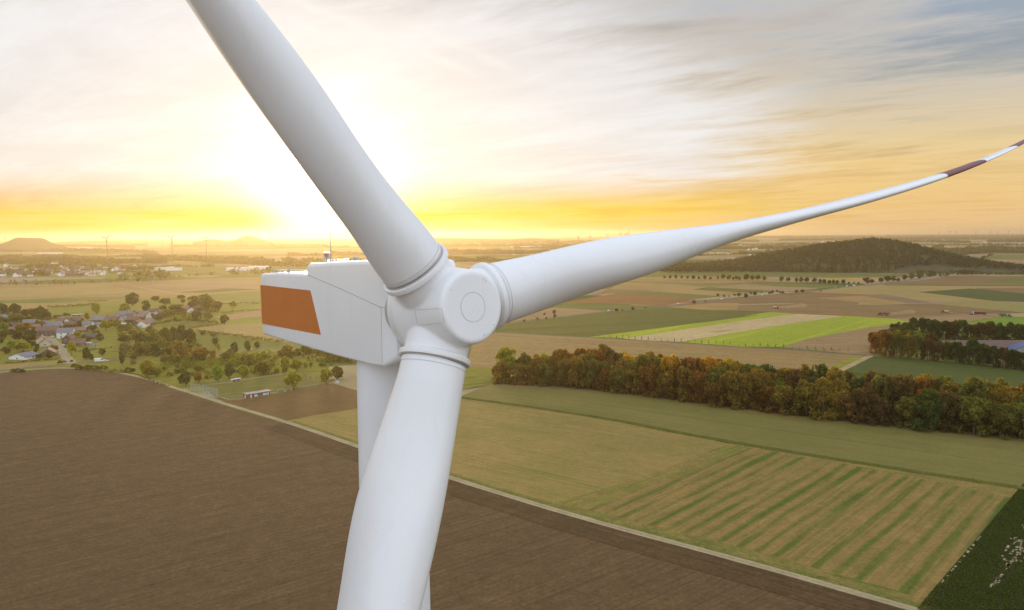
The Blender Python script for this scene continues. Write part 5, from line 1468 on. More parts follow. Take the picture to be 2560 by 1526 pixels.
def house(pos, l, wd, h, rh, rot, wall, roof, label=None, group='houses of the near village', windows=2, chimney=True, flat=False, name='house', cat='house', doors=1):
    """gabled house: l along the ridge, wd across; rot of the ridge in degrees from +X"""
    root = empty(name, (pos.x, pos.y, 0.0), rad(rot))
    mb = MB()
    a, b_ = l / 2, wd / 2
    if flat:
        mb.box((0, 0, h / 2), (l, wd, h))
    else:
        mb.add([(-a, -b_, 0), (-a, b_, 0), (-a, b_, h), (-a, 0, h + rh), (-a, -b_, h), (a, -b_, 0), (a, b_, 0), (a, b_, h), (a, 0, h + rh), (a, -b_, h)],
               [(0, 1, 2, 3, 4), (9, 8, 7, 6, 5), (0, 4, 9, 5), (1, 6, 7, 2), (4, 3, 8, 9), (3, 2, 7, 8)])
    mb.build('wall', WALLS[wall], root)
    mb = MB()
    if flat:
        mb.box((0, 0, h + 0.1), (l + 0.5, wd + 0.5, 0.22))
    else:
        o_, t_ = 0.45, 0.22
        sl = rh / b_
        mb.rings([[(x, -(b_ + o_), h - sl * o_ + 0.02), (x, 0, h + rh + 0.02), (x, b_ + o_, h - sl * o_ + 0.02), (x, b_ + o_, h - sl * o_ + 0.02 + t_), (x, 0, h + rh + 0.02 + t_), (x, -(b_ + o_), h - sl * o_ + 0.02 + t_)] for x in (-a - o_, a + o_)])
    rf = mb.build('roof', ROOFS[roof], root)
    if chimney and not flat:
        mb = MB()
        mb.box((a * 0.45, wd * 0.12, h + rh + 0.3), (0.7, 0.6, 1.5))
        mb.box((a * 0.45, wd * 0.12, h + rh + 1.1), (0.85, 0.75, 0.12))
        mb.build('chimney', WALLS['brick'], rf)
    def opening(nm, cx, cz, ww, hh_, side, mat):
        m1, m2 = MB(), MB()
        if side in (-1, 1):
            m1.box((cx, side * (b_ + 0.02), cz), (ww + .24, 0.10, hh_ + .24))
            m2.box((cx, side * (b_ + 0.05), cz), (ww, 0.08, hh_))
        else:
            s_ = side // 2
            m1.box((s_ * (a + 0.02), cx, cz), (0.10, ww + .24, hh_ + .24))
            m2.box((s_ * (a + 0.05), cx, cz), (0.08, ww, hh_))
        f_ = m1.build(nm, FRAME, root)
        m2.build('pane' if nm == 'window' else 'leaf', mat, f_)
    if windows:
        for side in (-1, 1):
            for k in range(windows):
                opening('window', -a + l * (k + 0.7) / (windows + 0.4), 1.6, 1.2, 1.3, side, GLASS)
                if h > 5:
                    opening('window', -a + l * (k + 0.7) / (windows + 0.4), 4.2, 1.2, 1.3, side, GLASS)
        for side in (-2, 2):
            opening('window', 0.0 if h < 5 else -b_ * .4, h * 0.55 if h < 4 else 1.7, 1.2, 1.3, side, GLASS)
            if h > 5:
                opening('window', b_ * .4, 4.2, 1.2, 1.3, side, GLASS)
    if doors:
        opening('door', a * 0.75, 1.1, 1.1, 2.0, -1, DOORP)
    root['category'] = cat
    root['group'] = group
    HOUSES.append(dict(o=root, wall=wall, roof=roof, label=label, x=pos.x, y=pos.y, l=l, flat=flat))
    if label:
        root['label'] = label
    return root
def hv(cr, x, y, *a, **k):
    return house(G(cr(x, y)), *a, **k)
hv(CV, 460, 1165, 15, 16.5, 2.5, 2.6, 78, 'white', 'grey', label='wide white gabled barn with low grey roof beside the village road', windows=1, chimney=False, name='barn', cat='barn')
hv(CV, 910, 1110, 16, 11, 3.0, 3.4, 118, 'brick', 'brown', label='bungalow with big brown roof on the corner of street and road')
hv(CV, 850, 930, 13, 9, 3.6, 3.0, 118, 'cream', 'brown', label='cream house with pale gable edges in the middle of the street row')
hv(CV, 780, 880, 12, 9, 4.0, 3.2, 118, 'cream', 'brown', label='cream house at the top of the row left of the street')
hv(CV, 1235, 770, 15, 9, 5.6, 4.0, 8, 'white', 'grey', label='tall white house with grey roof at the bend of the village street')
hv(CV, 1290, 890, 12, 8, 5.4, 3.6, 100, 'brick', 'brown', label='brick gable house facing the village street below the white house', windows=2)
hv(CV, 1460, 930, 12, 9, 3.0, 3.6, 20, 'brick', 'red', label='low brick house with red roof right of the street tree')
hv(CV, 1610, 920, 7.5, 5, 2.6, 0, 10, 'grey', 'white', flat=True, label='pale flat-roofed garden shed right of the red-roofed house', windows=0, name='shed', cat='shed')
hv(CV, 1740, 945, 6, 4, 2.2, 0, 10, 'grey', 'grey', flat=True, label='grey flat-roofed shed at the end of the garden', windows=0, name='shed', cat='shed')
hv(CV, 900, 745, 21, 9, 6.0, 3.6, 8, 'brick', 'red', label='long two-storey brick house row with red roof at the top of the street', windows=5)
hv(CV, 1000, 620, 17, 10, 4.5, 4.2, 6, 'cream', 'grey', label='long barn with grey slate roof behind the brick row', chimney=False, windows=3)
hv(CV, 830, 620, 10, 12, 5.0, 5.0, 100, 'brick', 'brown', label='steep brown gable left of the long grey roof')
hv(CV, 1320, 600, 13, 9, 3.8, 3.6, 5, 'brick', 'red')
hv(CV, 1270, 530, 7, 6, 4.2, 2.8, 95, 'white', 'dark', label='small white gable end shining among the roofs', windows=0)
hv(CV, 1610, 600, 14, 9, 4.2, 3.4, 4, 'white', 'grey')
hv(CV, 1830, 585, 13, 8, 3.2, 2.4, 6, 'white', 'grey')
hv(CV, 1900, 500, 22, 10, 4.0, 4.0, 4, 'brick', 'grey')
hv(CV, 2210, 460, 7, 8, 3.8, 3.6, 95, 'white', 'grey', label='white pointed gable at the right end of the village roofs', windows=0)
hv(CV, 2305, 560, 10, 7, 3.0, 0, 6, 'grey', 'white', flat=True, label='white flat-roofed building right of the yellow-green trees', windows=1)
hv(CV, 60, 480, 12, 10, 4.2, 4.4, 95, 'brick', 'grey')
hv(CV, 240, 620, 12, 9, 3.6, 3.6, 30, 'white', 'dark')
hv(CV, 560, 560, 13, 9, 4.0, 3.6, 10, 'brick', 'grey')
hv(CV, 650, 640, 10, 8, 3.6, 3.2, 15, 'cream', 'orange')
hv(CV, 290, 690, 10, 8, 3.6, 3.2, 20, 'cream', 'orange')
hv(CV, 1200, 520, 15, 9, 3.6, 3.4, 4, 'brick', 'red')
hv(CV, 1420, 510, 12, 9, 3.8, 3.4, 4, 'brick', 'red')
hv(CV, 1690, 810, 12, 8, 3.0, 3.0, 30, 'brick', 'dark')
hv(CV, 1510, 680, 11, 7, 3.0, 2.8, 6, 'brick', 'orange')
hv(CV, 2080, 500, 14, 9, 4.0, 3.4, 4, 'brick', 'brown')
hv(CV, 2330, 470, 12, 9, 4.0, 3.6, 8, 'brick', 'brown')
hv(CV, 2420, 420, 12, 9, 4.0, 3.6, 4, 'brick', 'grey')
for x, y, wl, rf_ in [(40, 360, 'brick', 'grey'), (130, 345, 'grey', 'grey'), (250, 335, 'brick', 'red'), (320, 400, 'brick', 'orange'), (470, 385, 'white', 'dark'), (545, 300, 'white', 'brown'), (480, 460, 'grey', 'brown'), (380, 510, 'white', 'orange'),
                      (290, 480, 'brick', 'orange'), (180, 400, 'brick', 'brown'), (60, 420, 'cream', 'grey'), (560, 380, 'brick', 'grey'), (640, 330, 'brick', 'brown'), (1060, 265, 'brick', 'orange'), (1150, 270, 'white', 'orange'), (1300, 250, 'brick', 'red'), (400, 330, 'white', 'grey'), (220, 440, 'brick', 'red')]:
    hv(CO, x, y, float(RNG.uniform(10, 14)), float(RNG.uniform(8, 10)), float(RNG.uniform(3.2, 5.2)), float(RNG.uniform(3, 4.2)), float(RNG.uniform(-10, 20)) + (90 if RNG.random() < .3 else 0), wl, rf_, windows=2)
# the sheds with pale roofs on the paddock behind the village
for x, y in ((1110, 385), (1400, 380), (1490, 375)):
    hv(CV, x, y, 6.5, 4, 2.2, 0, 5, 'brown', 'white' if x > 1200 else 'dark', flat=True, windows=0, name='shed', cat='shed', group='paddock sheds', label={1110: 'dark field shed on the paddock, leftmost of three', 1400: 'pale-roofed shed in the middle of the paddock', 1490: 'pale-roofed paddock shed furthest to the right'}[x])
# farm hidden in the right-hand wood
hv(CR, 1640, 470, 78, 20, 5, 5.0, -2, 'brick', 'brown', label='long farm barn with rusty brown roof inside the dark wood', windows=0, chimney=False, name='barn', cat='barn', group='farm buildings in the wood')
hv(CR, 2060, 525, 26, 22, 6, 5.5, 62, 'grey', 'blue', label='farm hall with bright blue roof at the right edge of the dark wood', windows=0, chimney=False, name='barn', cat='barn', group='farm buildings in the wood')

# far town: small white and red houses, parts not visible
TOWNH = []
def small_house(seed, wall, roof):
    rng = np.random.default_rng(seed)
    l, wd, h, rh = rng.uniform(10, 15), rng.uniform(8, 10), rng.uniform(4, 6), rng.uniform(3.5, 5)
    a, b_ = l / 2, wd / 2
    mb = MB()
    mb.add([(-a, -b_, 0), (-a, b_, 0), (-a, b_, h), (-a, 0, h + rh), (-a, -b_, h), (a, -b_, 0), (a, b_, 0), (a, b_, h), (a, 0, h + rh), (a, -b_, h)], [(0, 1, 2, 3, 4), (9, 8, 7, 6, 5), (0, 4, 9, 5), (1, 6, 7, 2)])
    mb.rings([[(x, -b_ - .4, h - .3), (x, 0, h + rh), (x, b_ + .4, h - .3), (x, b_ + .4, h - .05), (x, 0, h + rh + .3), (x, -b_ - .4, h - .05)] for x in (-a - .4, a + .4)], mi=1)
    mb.box((a * .4, .8, h + rh + .5), (.8, .7, 1.3), 0, 1)
    return mesh_np('town_house', mb.v, mb.f, [WALLS[wall], ROOFS[roof]], mb.mi)
KINDS_ = [('white', 'brown'), ('white', 'red'), ('white', 'grey'), ('brick', 'red'), ('brick', 'brown'), ('cream', 'orange')]
SM = [small_house(k, *kk) for k, kk in enumerate(KINDS_)]
def town(pts_, rngseed, group, where):
    rng = np.random.default_rng(rngseed)
    for x, y, k, s in pts_:
        v = G((x, y))
        o = obj('town_house', SM[k], None, (v.x, v.y, 0))
        o.rotation_euler = (0, 0, rng.uniform(-0.3, 0.4) + (math.pi / 2 if rng.random() < 0.4 else 0))
        o.scale = (s, s, s)
        tag(o, None, 'house', group)
        TOWNH.append((o, k, where))
rngt = np.random.default_rng(3)
pl = []
for x, y, k, s in [(20, 690, 0, 1.5), (180, 675, 0, 1.2), (270, 700, 0, 1.5), (95, 545, 2, 1.3), (250, 575, 0, 1), (35, 640, 0, 1), (100, 680, 2, .9), (410, 610, 0, 1), (470, 692, 0, 1), (360, 640, 2, .9), (500, 630, 0, .9), (990, 545, 0, 1.4), (1040, 555, 2, 1.4), (915, 670, 0, 1), (955, 690, 2, 1.1), (1080, 680, 0, .9), (1160, 680, 0, 1), (1200, 615, 0, 1), (1260, 590, 2, 1.3), (1275, 655, 5, 1),
                   (1380, 660, 2, 1.2), (1430, 650, 0, 1.3), (1480, 640, 2, 1.2), (1530, 625, 0, 1), (1620, 640, 0, 1.1), (1600, 675, 2, 1.1), (1645, 565, 0, 1.1), (1770, 610, 0, 1.2), (1820, 600, 2, 1.2), (1880, 640, 0, 1.1), (1910, 605, 0, 1), (2110, 560, 0, 1.6), (870, 500, 5, 1), (830, 495, 0, .9), (1190, 590, 5, 1.2), (1010, 655, 5, 1), (800, 620, 0, .9), (740, 660, 4, 1)]:
    pl.append((*CT(x, y), k, s))
for k in range(46):
    pl.append((*CT(rngt.uniform(-20, 1950), rngt.uniform(545, 695)), int(rngt.choice([0, 1, 3, 3, 4, 4, 5, 2])), rngt.uniform(.8, 1.15)))
town(pl, 4, 'houses of the far town', 'far town')
pl = [(*C3(x, y), int(rngt.choice([0, 0, 1, 2, 3])), s) for x, y, s in [(160, 208, 1), (280, 206, 1.6), (345, 207, 1.6), (410, 207, 1.8), (480, 208, 1.8), (540, 240, 1.2), (580, 238, 1.2), (510, 244, 1), (300, 275, 1), (720, 203, 2), (790, 203, 2), (2000, 268, 1), (2050, 262, 1), (2110, 260, 1.1), (2080, 268, 1), (2200, 265, 1), (2330, 230, 1.4), (2390, 228, 1.4), (2440, 226, 1.4), (2300, 190, 1.6), (2400, 200, 1.6)]]
pl += [(*C4(x, y), int(rngt.choice([0, 0, 1, 2, 3])), s) for x, y, s in [(40, 232, 1.1), (80, 230, 1.1), (130, 205, 1.3), (180, 195, 1.3), (250, 200, 1.3), (310, 185, 1.4), (370, 195, 1.3), (430, 205, 1.1), (470, 190, 1.3), (520, 200, 1.2), (560, 185, 1.3), (690, 165, 2.2), (1480, 165, 1.4), (1540, 158, 1.6), (1620, 150, 1.6), (1700, 175, 1.3), (1760, 150, 1.8), (1890, 160, 1.6), (2130, 165, 1.6), (2250, 155, 2), (2350, 158, 2), (2420, 180, 1.5), (1600, 185, 1.3), (2090, 232, 1.4), (2150, 236, 1.4), (2030, 245, 1.2), (640, 180, 1.5), (590, 170, 1.6), (120, 185, 1.5), (220, 175, 1.6)]]
town(pl, 9, 'houses of the villages on the plain', 'plain')
# long pale sheds of the far business estates
GL = 'long pale sheds in the far plain'
for cr, x, y, l, wd, h, lab in ((CT, 780, 345, 130, 30, 9, 'long pale shed below the flat-topped hill at the left'), (CT, 1300, 262, 150, 40, 10, 'long pale shed in the far haze left of the nearest far turbine'), (CT, 2460, 590, 60, 30, 8, 'white flat-roofed works building in the wood beyond the far town'),
                                 (C1, 1420, 405, 70, 30, 8, 'white works building at the right end of the far town'), (C1, 1540, 412, 40, 20, 7, 'small white works building beside the larger one at the far town'), (C1, 2100, 412, 60, 25, 8, 'pale long shed in the glow left of the nacelle'), (C1, 2290, 400, 60, 30, 8, 'pale flat shed just left of the nacelle roof'), (CT, 2150, 310, 60, 30, 9, 'small pale works building in the far glow'),
                                 (C3, 460, 209, 160, 40, 10, 'long white shed in the plain above the right blade root'), (C3, 715, 203, 190, 40, 10, 'long white shed nearly touching the right blade'), (C4, 110, 283, 60, 20, 6, 'pale shed by the field left of the wooded hill')):
    v = G(cr(x, y))
    root = empty('warehouse', (v.x, v.y, 0), float(RNG.uniform(-.15, .15)), label=lab, cat='warehouse', group=GL)
    mb = MB(); mb.box((0, 0, h / 2), (l, wd, h)); mb.build('wall', WALLS['white'], root)
    mb = MB(); mb.box((0, 0, h + .3), (l + 1, wd + 1, .6)); mb.build('roof', ROOFS['white'], root)

# ------------------------------------------------------------------ far wind turbines
FAR_BACKLIT = paint('backlit_dark_paint', (0.13, 0.11, 0.10), 0.8)  # white turbine paint darkened in colour to stand in for backlit silhouettes
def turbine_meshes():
    WHITE_T = FAR_BACKLIT
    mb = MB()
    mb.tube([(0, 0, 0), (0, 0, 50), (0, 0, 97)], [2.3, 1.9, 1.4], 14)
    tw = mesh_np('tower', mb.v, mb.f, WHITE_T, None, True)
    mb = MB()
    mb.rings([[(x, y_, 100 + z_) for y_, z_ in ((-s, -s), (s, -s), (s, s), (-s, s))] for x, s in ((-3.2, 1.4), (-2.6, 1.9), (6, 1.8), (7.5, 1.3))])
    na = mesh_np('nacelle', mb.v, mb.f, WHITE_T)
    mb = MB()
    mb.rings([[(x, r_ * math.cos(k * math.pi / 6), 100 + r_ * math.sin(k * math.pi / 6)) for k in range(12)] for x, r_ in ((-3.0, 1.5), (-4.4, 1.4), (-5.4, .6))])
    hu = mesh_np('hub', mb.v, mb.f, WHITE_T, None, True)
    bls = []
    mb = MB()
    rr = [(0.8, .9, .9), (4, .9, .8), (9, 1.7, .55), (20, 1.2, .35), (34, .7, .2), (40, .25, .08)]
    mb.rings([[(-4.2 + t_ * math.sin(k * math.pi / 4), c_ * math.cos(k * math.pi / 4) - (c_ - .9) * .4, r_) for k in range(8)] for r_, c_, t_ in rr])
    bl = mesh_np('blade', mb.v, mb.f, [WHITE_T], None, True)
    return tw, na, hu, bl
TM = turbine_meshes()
GT = 'far wind turbines on the horizon'
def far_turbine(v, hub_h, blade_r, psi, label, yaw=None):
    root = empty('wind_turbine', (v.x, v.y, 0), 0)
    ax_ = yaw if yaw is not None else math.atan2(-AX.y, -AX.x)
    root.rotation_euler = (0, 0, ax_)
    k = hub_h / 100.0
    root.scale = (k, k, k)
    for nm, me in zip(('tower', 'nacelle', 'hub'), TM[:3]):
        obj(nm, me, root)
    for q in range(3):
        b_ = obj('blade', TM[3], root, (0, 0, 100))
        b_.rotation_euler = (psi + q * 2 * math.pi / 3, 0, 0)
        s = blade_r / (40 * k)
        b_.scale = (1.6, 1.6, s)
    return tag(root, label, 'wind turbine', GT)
def ft(base, hub, tip, label, yaw=None):
    v = G(base)
    m_ = px_m(v)
    hub_h = math.hypot(hub[0] - base[0], hub[1] - base[1]) * m_
    r_ = math.hypot(tip[0] - hub[0], tip[1] - hub[1]) * m_
    ang = math.atan2(tip[0] - hub[0], -(tip[1] - hub[1]))
    far_turbine(v, hub_h, r_, ang, label, yaw if yaw is not None else math.pi / 2 + 0.25)
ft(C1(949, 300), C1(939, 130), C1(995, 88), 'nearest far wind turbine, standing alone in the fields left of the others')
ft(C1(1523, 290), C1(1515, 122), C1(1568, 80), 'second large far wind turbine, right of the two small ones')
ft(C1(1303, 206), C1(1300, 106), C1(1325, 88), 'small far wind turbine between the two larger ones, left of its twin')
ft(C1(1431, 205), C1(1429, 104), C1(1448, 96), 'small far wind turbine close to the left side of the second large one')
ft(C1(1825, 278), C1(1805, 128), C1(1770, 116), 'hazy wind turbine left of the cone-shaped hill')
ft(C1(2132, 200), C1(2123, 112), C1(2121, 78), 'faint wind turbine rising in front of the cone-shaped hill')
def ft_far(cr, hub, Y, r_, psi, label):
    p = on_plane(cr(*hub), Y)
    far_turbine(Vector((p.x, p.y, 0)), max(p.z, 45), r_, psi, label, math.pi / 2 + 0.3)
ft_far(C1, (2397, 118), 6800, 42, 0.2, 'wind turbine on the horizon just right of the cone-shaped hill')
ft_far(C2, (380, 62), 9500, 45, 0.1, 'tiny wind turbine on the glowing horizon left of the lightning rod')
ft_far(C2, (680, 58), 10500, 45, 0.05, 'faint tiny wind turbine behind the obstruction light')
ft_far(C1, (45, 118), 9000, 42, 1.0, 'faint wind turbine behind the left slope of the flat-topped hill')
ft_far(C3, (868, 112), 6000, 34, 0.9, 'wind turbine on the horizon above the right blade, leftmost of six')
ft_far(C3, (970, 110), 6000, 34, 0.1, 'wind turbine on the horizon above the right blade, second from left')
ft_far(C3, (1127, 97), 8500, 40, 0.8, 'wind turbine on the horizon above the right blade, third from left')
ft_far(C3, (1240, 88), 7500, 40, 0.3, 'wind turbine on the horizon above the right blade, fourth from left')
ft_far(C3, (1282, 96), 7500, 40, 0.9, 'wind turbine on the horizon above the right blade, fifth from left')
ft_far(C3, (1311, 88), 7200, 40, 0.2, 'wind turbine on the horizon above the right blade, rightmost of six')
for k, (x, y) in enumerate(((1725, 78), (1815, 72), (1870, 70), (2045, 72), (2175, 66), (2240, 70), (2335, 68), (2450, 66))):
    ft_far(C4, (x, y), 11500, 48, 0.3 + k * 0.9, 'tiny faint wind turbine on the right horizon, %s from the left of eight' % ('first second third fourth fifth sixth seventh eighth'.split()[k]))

# ------------------------------------------------------------------ lattice pylons in the stubble fields
PYL = paint('pylon_steel', (0.30, 0.29, 0.27), 0.6)
def pylon(p, h, label):
    v = G(p)
    root = empty('power_pylon', (v.x, v.y, 0), 0.4, label=label, cat='pylon', group='power pylons left of the turbine')
    mb = MB()
    for sx, sy in ((-1, -1), (1, -1), (1, 1), (-1, 1)):
        mb.tube([(sx * 2.6, sy * 2.6, 0), (sx * 1.0, sy * 1.0, h * .62), (sx * .3, sy * .3, h)], .14, 4)
    for k in range(7):
        z0_, z1_ = h * .62 * k / 7, h * .62 * (k + 1) / 7
        w0, w1 = 2.6 - 1.6 * k / 7, 2.6 - 1.6 * (k + 1) / 7
        for a_ in range(4):
            c_, s_ = ((-1, -1), (1, -1), (1, 1), (-1, 1))[a_], ((1, -1), (1, 1), (-1, 1), (-1, -1))[a_]
            mb.tube([(c_[0] * w0, c_[1] * w0, z0_), (s_[0] * w1, s_[1] * w1, z1_)], .08, 4)
    mb.build('lattice_tower', PYL, root)
    for z_, w_ in ((h * .70, 6), (h * .80, 8), (h * .90, 5)):
        mb = MB()
        mb.tube([(-w_, 0, z_), (w_, 0, z_)], .12, 4)
        mb.tube([(-w_, 0, z_), (0, 0, z_ + 1.4), (w_, 0, z_)], .08, 4)
        mb.build('cross_arm', PYL, root)
pylon(C1(225, 652), 38, 'thin lattice power pylon left in the stubble field before the tree row')
pylon(C1(1355, 578), 34, 'thin lattice power pylon beside the pale track in the stubble field')

# ------------------------------------------------------------------ vehicles
TYRE = paint('tyre', (0.025, 0.025, 0.025), 0.8)
CARC = {'white': paint('white_car_paint', (0.75, 0.75, 0.74), 0.3, 0.02, 1, .5), 'dark': paint('dark_car_paint', (0.035, 0.04, 0.05), 0.3, 0.02, 1, .5), 'silver': paint('silver_car_paint', (0.42, 0.43, 0.44), 0.3, 0.02, 1, .5), 'red': paint('red_car_paint', (0.15, 0.025, 0.025), 0.35, 0.04), 'yellow': paint('yellow_paint', (0.55, 0.40, 0.12), 0.5, 0.05), 'orange': paint('red_orange_paint', (0.20, 0.06, 0.03), 0.5, 0.08), 'green': paint('green_paint', (0.05, 0.12, 0.05), 0.5)}
def wheel(root, x, y, r_, w_):
    mb = MB()
    mb.rings([[(x + q * math.cos(k * math.pi / 8), y + s, r_ + q * math.sin(k * math.pi / 8)) for k in range(16)] for s, q in ((-w_ / 2, r_ * .86), (-w_ / 2 + .03, r_), (w_ / 2 - .03, r_), (w_ / 2, r_ * .86))])
    o = mb.build('wheel', TYRE, root)
    m2 = MB()
    m2.rings([[(x + q * math.cos(k * math.pi / 6), y + s, r_ + q * math.sin(k * math.pi / 6)) for k in range(12)] for s, q in ((-w_ / 2 - .02, r_ * .5), (w_ / 2 + .02, r_ * .5))])
    m2.build('rim', STEEL, o)
def extr(prof_, w_, z=0):
    return [[(x, -w_ / 2, zz_) for x, zz_ in prof_], [(x, w_ / 2, zz_) for x, zz_ in prof_]]
def car(v, rot, colr, label, group='cars in the village', van=False, s=1.0, name='car', cat='car'):
    root = empty(name, (v.x, v.y, 0.12), rot, label=label, cat=cat, group=group)
    root.scale = (s, s, s)
    mb = MB()
    if van:
        body = [(-2.6, .4), (2.6, .4), (2.6, 1.0), (2.1, 1.25), (1.5, 2.2), (-2.6, 2.25)]
        glass = [(1.52, 1.3), (2.02, 1.3), (1.5, 2.05), (.6, 2.05), (.6, 1.3)]
        wb, wd = 1.7, 1.9
    else:
        body = [(-2.1, .35), (2.1, .35), (2.15, .75), (1.2, .95), (.5, 1.42), (-1.2, 1.45), (-1.95, 1.0), (-2.15, .9)]
        glass = [(1.02, .98), (.46, 1.36), (-1.15, 1.39), (-1.65, 1.0)]
        wb, wd = 1.3, 1.75
    mb.rings(extr(body, wd))
    mb.build('body', CARC[colr], root, bevel=0.05)
    mb = MB()
    mb.rings(extr(glass, wd + .03))
    mb.build('side_windows', GLASS, root)
    for sx in (-1, 1):
        for sy in (-1, 1):
            wheel(root, sx * wb, sy * (wd / 2 - .08), .33, .22)
    return root
def face(a, b_):
    u_, w_ = G(a), G(b_)
    return math.atan2(w_.y - u_.y, w_.x - u_.x)
st = face(CV(1290, 1215), CV(1200, 1090))
car(G(CV(1065, 812)), st + 1.2, 'white', 'white car parked in front of the tall white house')
car(G(CV(1205, 965)), st, 'dark', 'dark car parked at the kerb below the brick gable house')
car(G(CV(1178, 925)), st, 'silver', 'silver car parked just behind the dark one on the street')
car(G(CV(1095, 1030)), st, 'silver', 'silver car on the drive left of the village street')
car(G(CV(960, 770)), st + .6, 'white', 'white car at the top end of the village street')
vr = face(CV(1700, 1245), CV(2000, 1215))
car(G(CV(1845, 1228)), vr, 'white', 'long white van on the village road before the orchard', van=True, s=1.35, name='van', cat='van')
car(G(CV(1960, 1222)), vr, 'white', 'white car close ahead of the white van')
car(G(CO(2090, 878)), face(CO(1900, 895), CO(2300, 862)), 'yellow', 'small yellowish car on the road below the nacelle')
mr = face(C3(300, 868), C3(1140, 773))
GMR = 'vehicles on the main road'
for x, y, cl_n, lab in ((1140, 773, 'white', 'white car on the main road near the green field, first from the left'), (1462, 742, 'red', 'red car on the main road by the field junction'), (1752, 710, 'white', 'white car on the main road right of the field junction'), (2137, 668, 'white', 'white car on the main road where the roadside bushes begin')):
    car(G(C3(x, y)), mr, cl_n, lab, GMR, s=1.1)
for x, y, cl_n, lab in ((165, 632, 'white', 'white car on the main road among the roadside bushes'), (810, 568, 'yellow', 'yellow car on the main road before the far bend'), (910, 553, 'white', 'white car on the far bend of the main road, left one'), (972, 551, 'white', 'long white van on the far bend of the main road')):
    car(G(C4(x, y)), mr, cl_n, lab, GMR, s=1.15, van='van' in lab)
# white awning beams at the street corner
mb = MB()
P0, P1 = G(CV(1270, 1262)), G(CV(1370, 1262))
mid_ = (P0 + P1) / 2
root = empty('traffic_island', (mid_.x, mid_.y, 0.05), 0, label='pale kerbed traffic island where the street meets the village road', cat='traffic island')
mb.rings([[(q * 4.2 * math.cos(a), q * 1.6 * math.sin(a), z_) for a in np.linspace(0, 2 * math.pi, 24, endpoint=False)] for z_, q in ((0, 1), (0.22, 1), (0.24, .9))])
mb.build('kerb', paint('pale_kerb', (0.62, 0.56, 0.48), 0.8), root)
mb = MB()
mb.rings([[(q * 3.6 * math.cos(a), q * 1.2 * math.sin(a), z_) for a in np.linspace(0, 2 * math.pi, 24, endpoint=False)] for z_, q in ((0.2, 1), (0.32, .9))])
mb.build('planting', meadow, root)

def tractor(v, rot, colr, label, s=1.0, trailer=None, cat='tractor'):
    root = empty('tractor', (v.x, v.y, 0.1), rot, label=label, cat=cat, group='machines working in the brown fields')
    root.scale = (s, s, s)
    mb = MB(); mb.rings(extr([(-1.2, .9), (2.4, .9), (2.5, 1.6), (.8, 1.8), (-1.2, 1.7)], 1.2)); mb.build('bonnet', CARC[colr], root, bevel=.05)
    mb = MB(); mb.rings(extr([(-1.3, 1.5), (.7, 1.5), (.5, 3.0), (-1.1, 3.0)], 1.5)); cb = mb.build('cab', GLASS, root)
    mb = MB(); mb.box((-.3, 0, 3.06), (2.0, 1.7, .15)); mb.build('cab_roof', CARC[colr], cb)
    for sy in (-1, 1):
        wheel(root, -.9, sy * 1.15, .95, .6)
        wheel(root, 1.7, sy * 1.05, .62, .45)
    if trailer == 'harvester':
        mb = MB(); mb.rings(extr([(-8.5, 1.2), (-2.2, 1.0), (-2.0, 2.2), (-4.0, 3.6), (-8.3, 3.4)], 2.6)); mb.build('harvester_hopper', CARC[colr], root, bevel=.08)
        mb = MB(); mb.rings(extr([(-10.2, 2.4), (-8.2, 1.2), (-8.2, 2.0), (-10.2, 3.6)], 1.4)); mb.build('harvester_conveyor', CARC['dark'], root)
        for sy in (-1, 1):
            wheel(root, -6.6, sy * 1.4, .75, .6)
    if trailer == 'sprayer':
        mb = MB(); mb.rings([[(-2.0 - x, r_ * math.cos(k * math.pi / 8), 2.3 + r_ * math.sin(k * math.pi / 8)) for k in range(16)] for x, r_ in ((0, .8), (.3, 1.2), (4.2, 1.2), (4.6, .7))]); mb.build('tank', CARC['yellow'], root, smooth=True)
        mb = MB(); mb.box((-4, 0, 1.0), (5.6, 1.4, .3)); mb.build('chassis', CARC['dark'], root)
        for sy in (-1, 1):
            wheel(root, -4.4, sy * 1.2, .85, .5)
    return root
rw = face(C4(250, 745), C4(1200, 800))
tractor(G(C4(300, 752)), rw, 'yellow', 'yellow harvesting tractor with pale dust behind, left one in the brown field', 0.95, 'sprayer')
tractor(G(C4(1200, 808)), rw + math.pi, 'orange', 'red tractor pulling a harvester through the brown field', 1.1, 'harvester')
tractor(G(C4(1755, 787)), rw + math.pi, 'orange', 'tractor with cream tank trailer on the field track', 0.95, 'sprayer')
tractor(G(C4(2345, 826)), rw, 'green', 'green tractor with dark implement above the fresh green crop', 1.1, 'harvester')
car(G(C4(2007, 804)), rw + math.pi, 'dark', 'dark car standing on the field track behind the truck', GMR, s=1.15)
v = G(C4(2105, 805))
root = empty('truck', (v.x, v.y, 0.12), rw, label='truck with long dark red tipper trailer on the field track', cat='truck', group='machines working in the brown fields')
root.scale = (1.1, 1.1, 1.1)
mb = MB(); mb.rings(extr([(-7.6, 1.2), (3.2, 1.2), (3.4, 3.2), (-7.8, 3.2)], 2.5)); mb.build('tipper_body', CARC['red'], root, bevel=.05)
mb = MB(); mb.box((-3.4, 0, 1.0), (12.5, 1.0, .3)); mb.build('chassis', CARC['dark'], root)
mb = MB(); mb.rings(extr([(-9.9, .6), (-8.0, .6), (-8.0, 2.9), (-9.4, 2.9), (-9.9, 1.7)], 2.4)); cb = mb.build('cab', CARC['white'], root, bevel=.05)
mb = MB(); mb.rings(extr([(-9.84, 1.75), (-9.42, 2.7), (-8.7, 2.7), (-8.7, 1.75)], 2.44)); mb.build('cab_window', GLASS, cb)
for x in (-9.0, -6.4, -5.2, 1.0, 2.2):
    for sy in (-1, 1):
        wheel(root, x, sy * 1.1, .5, .35)

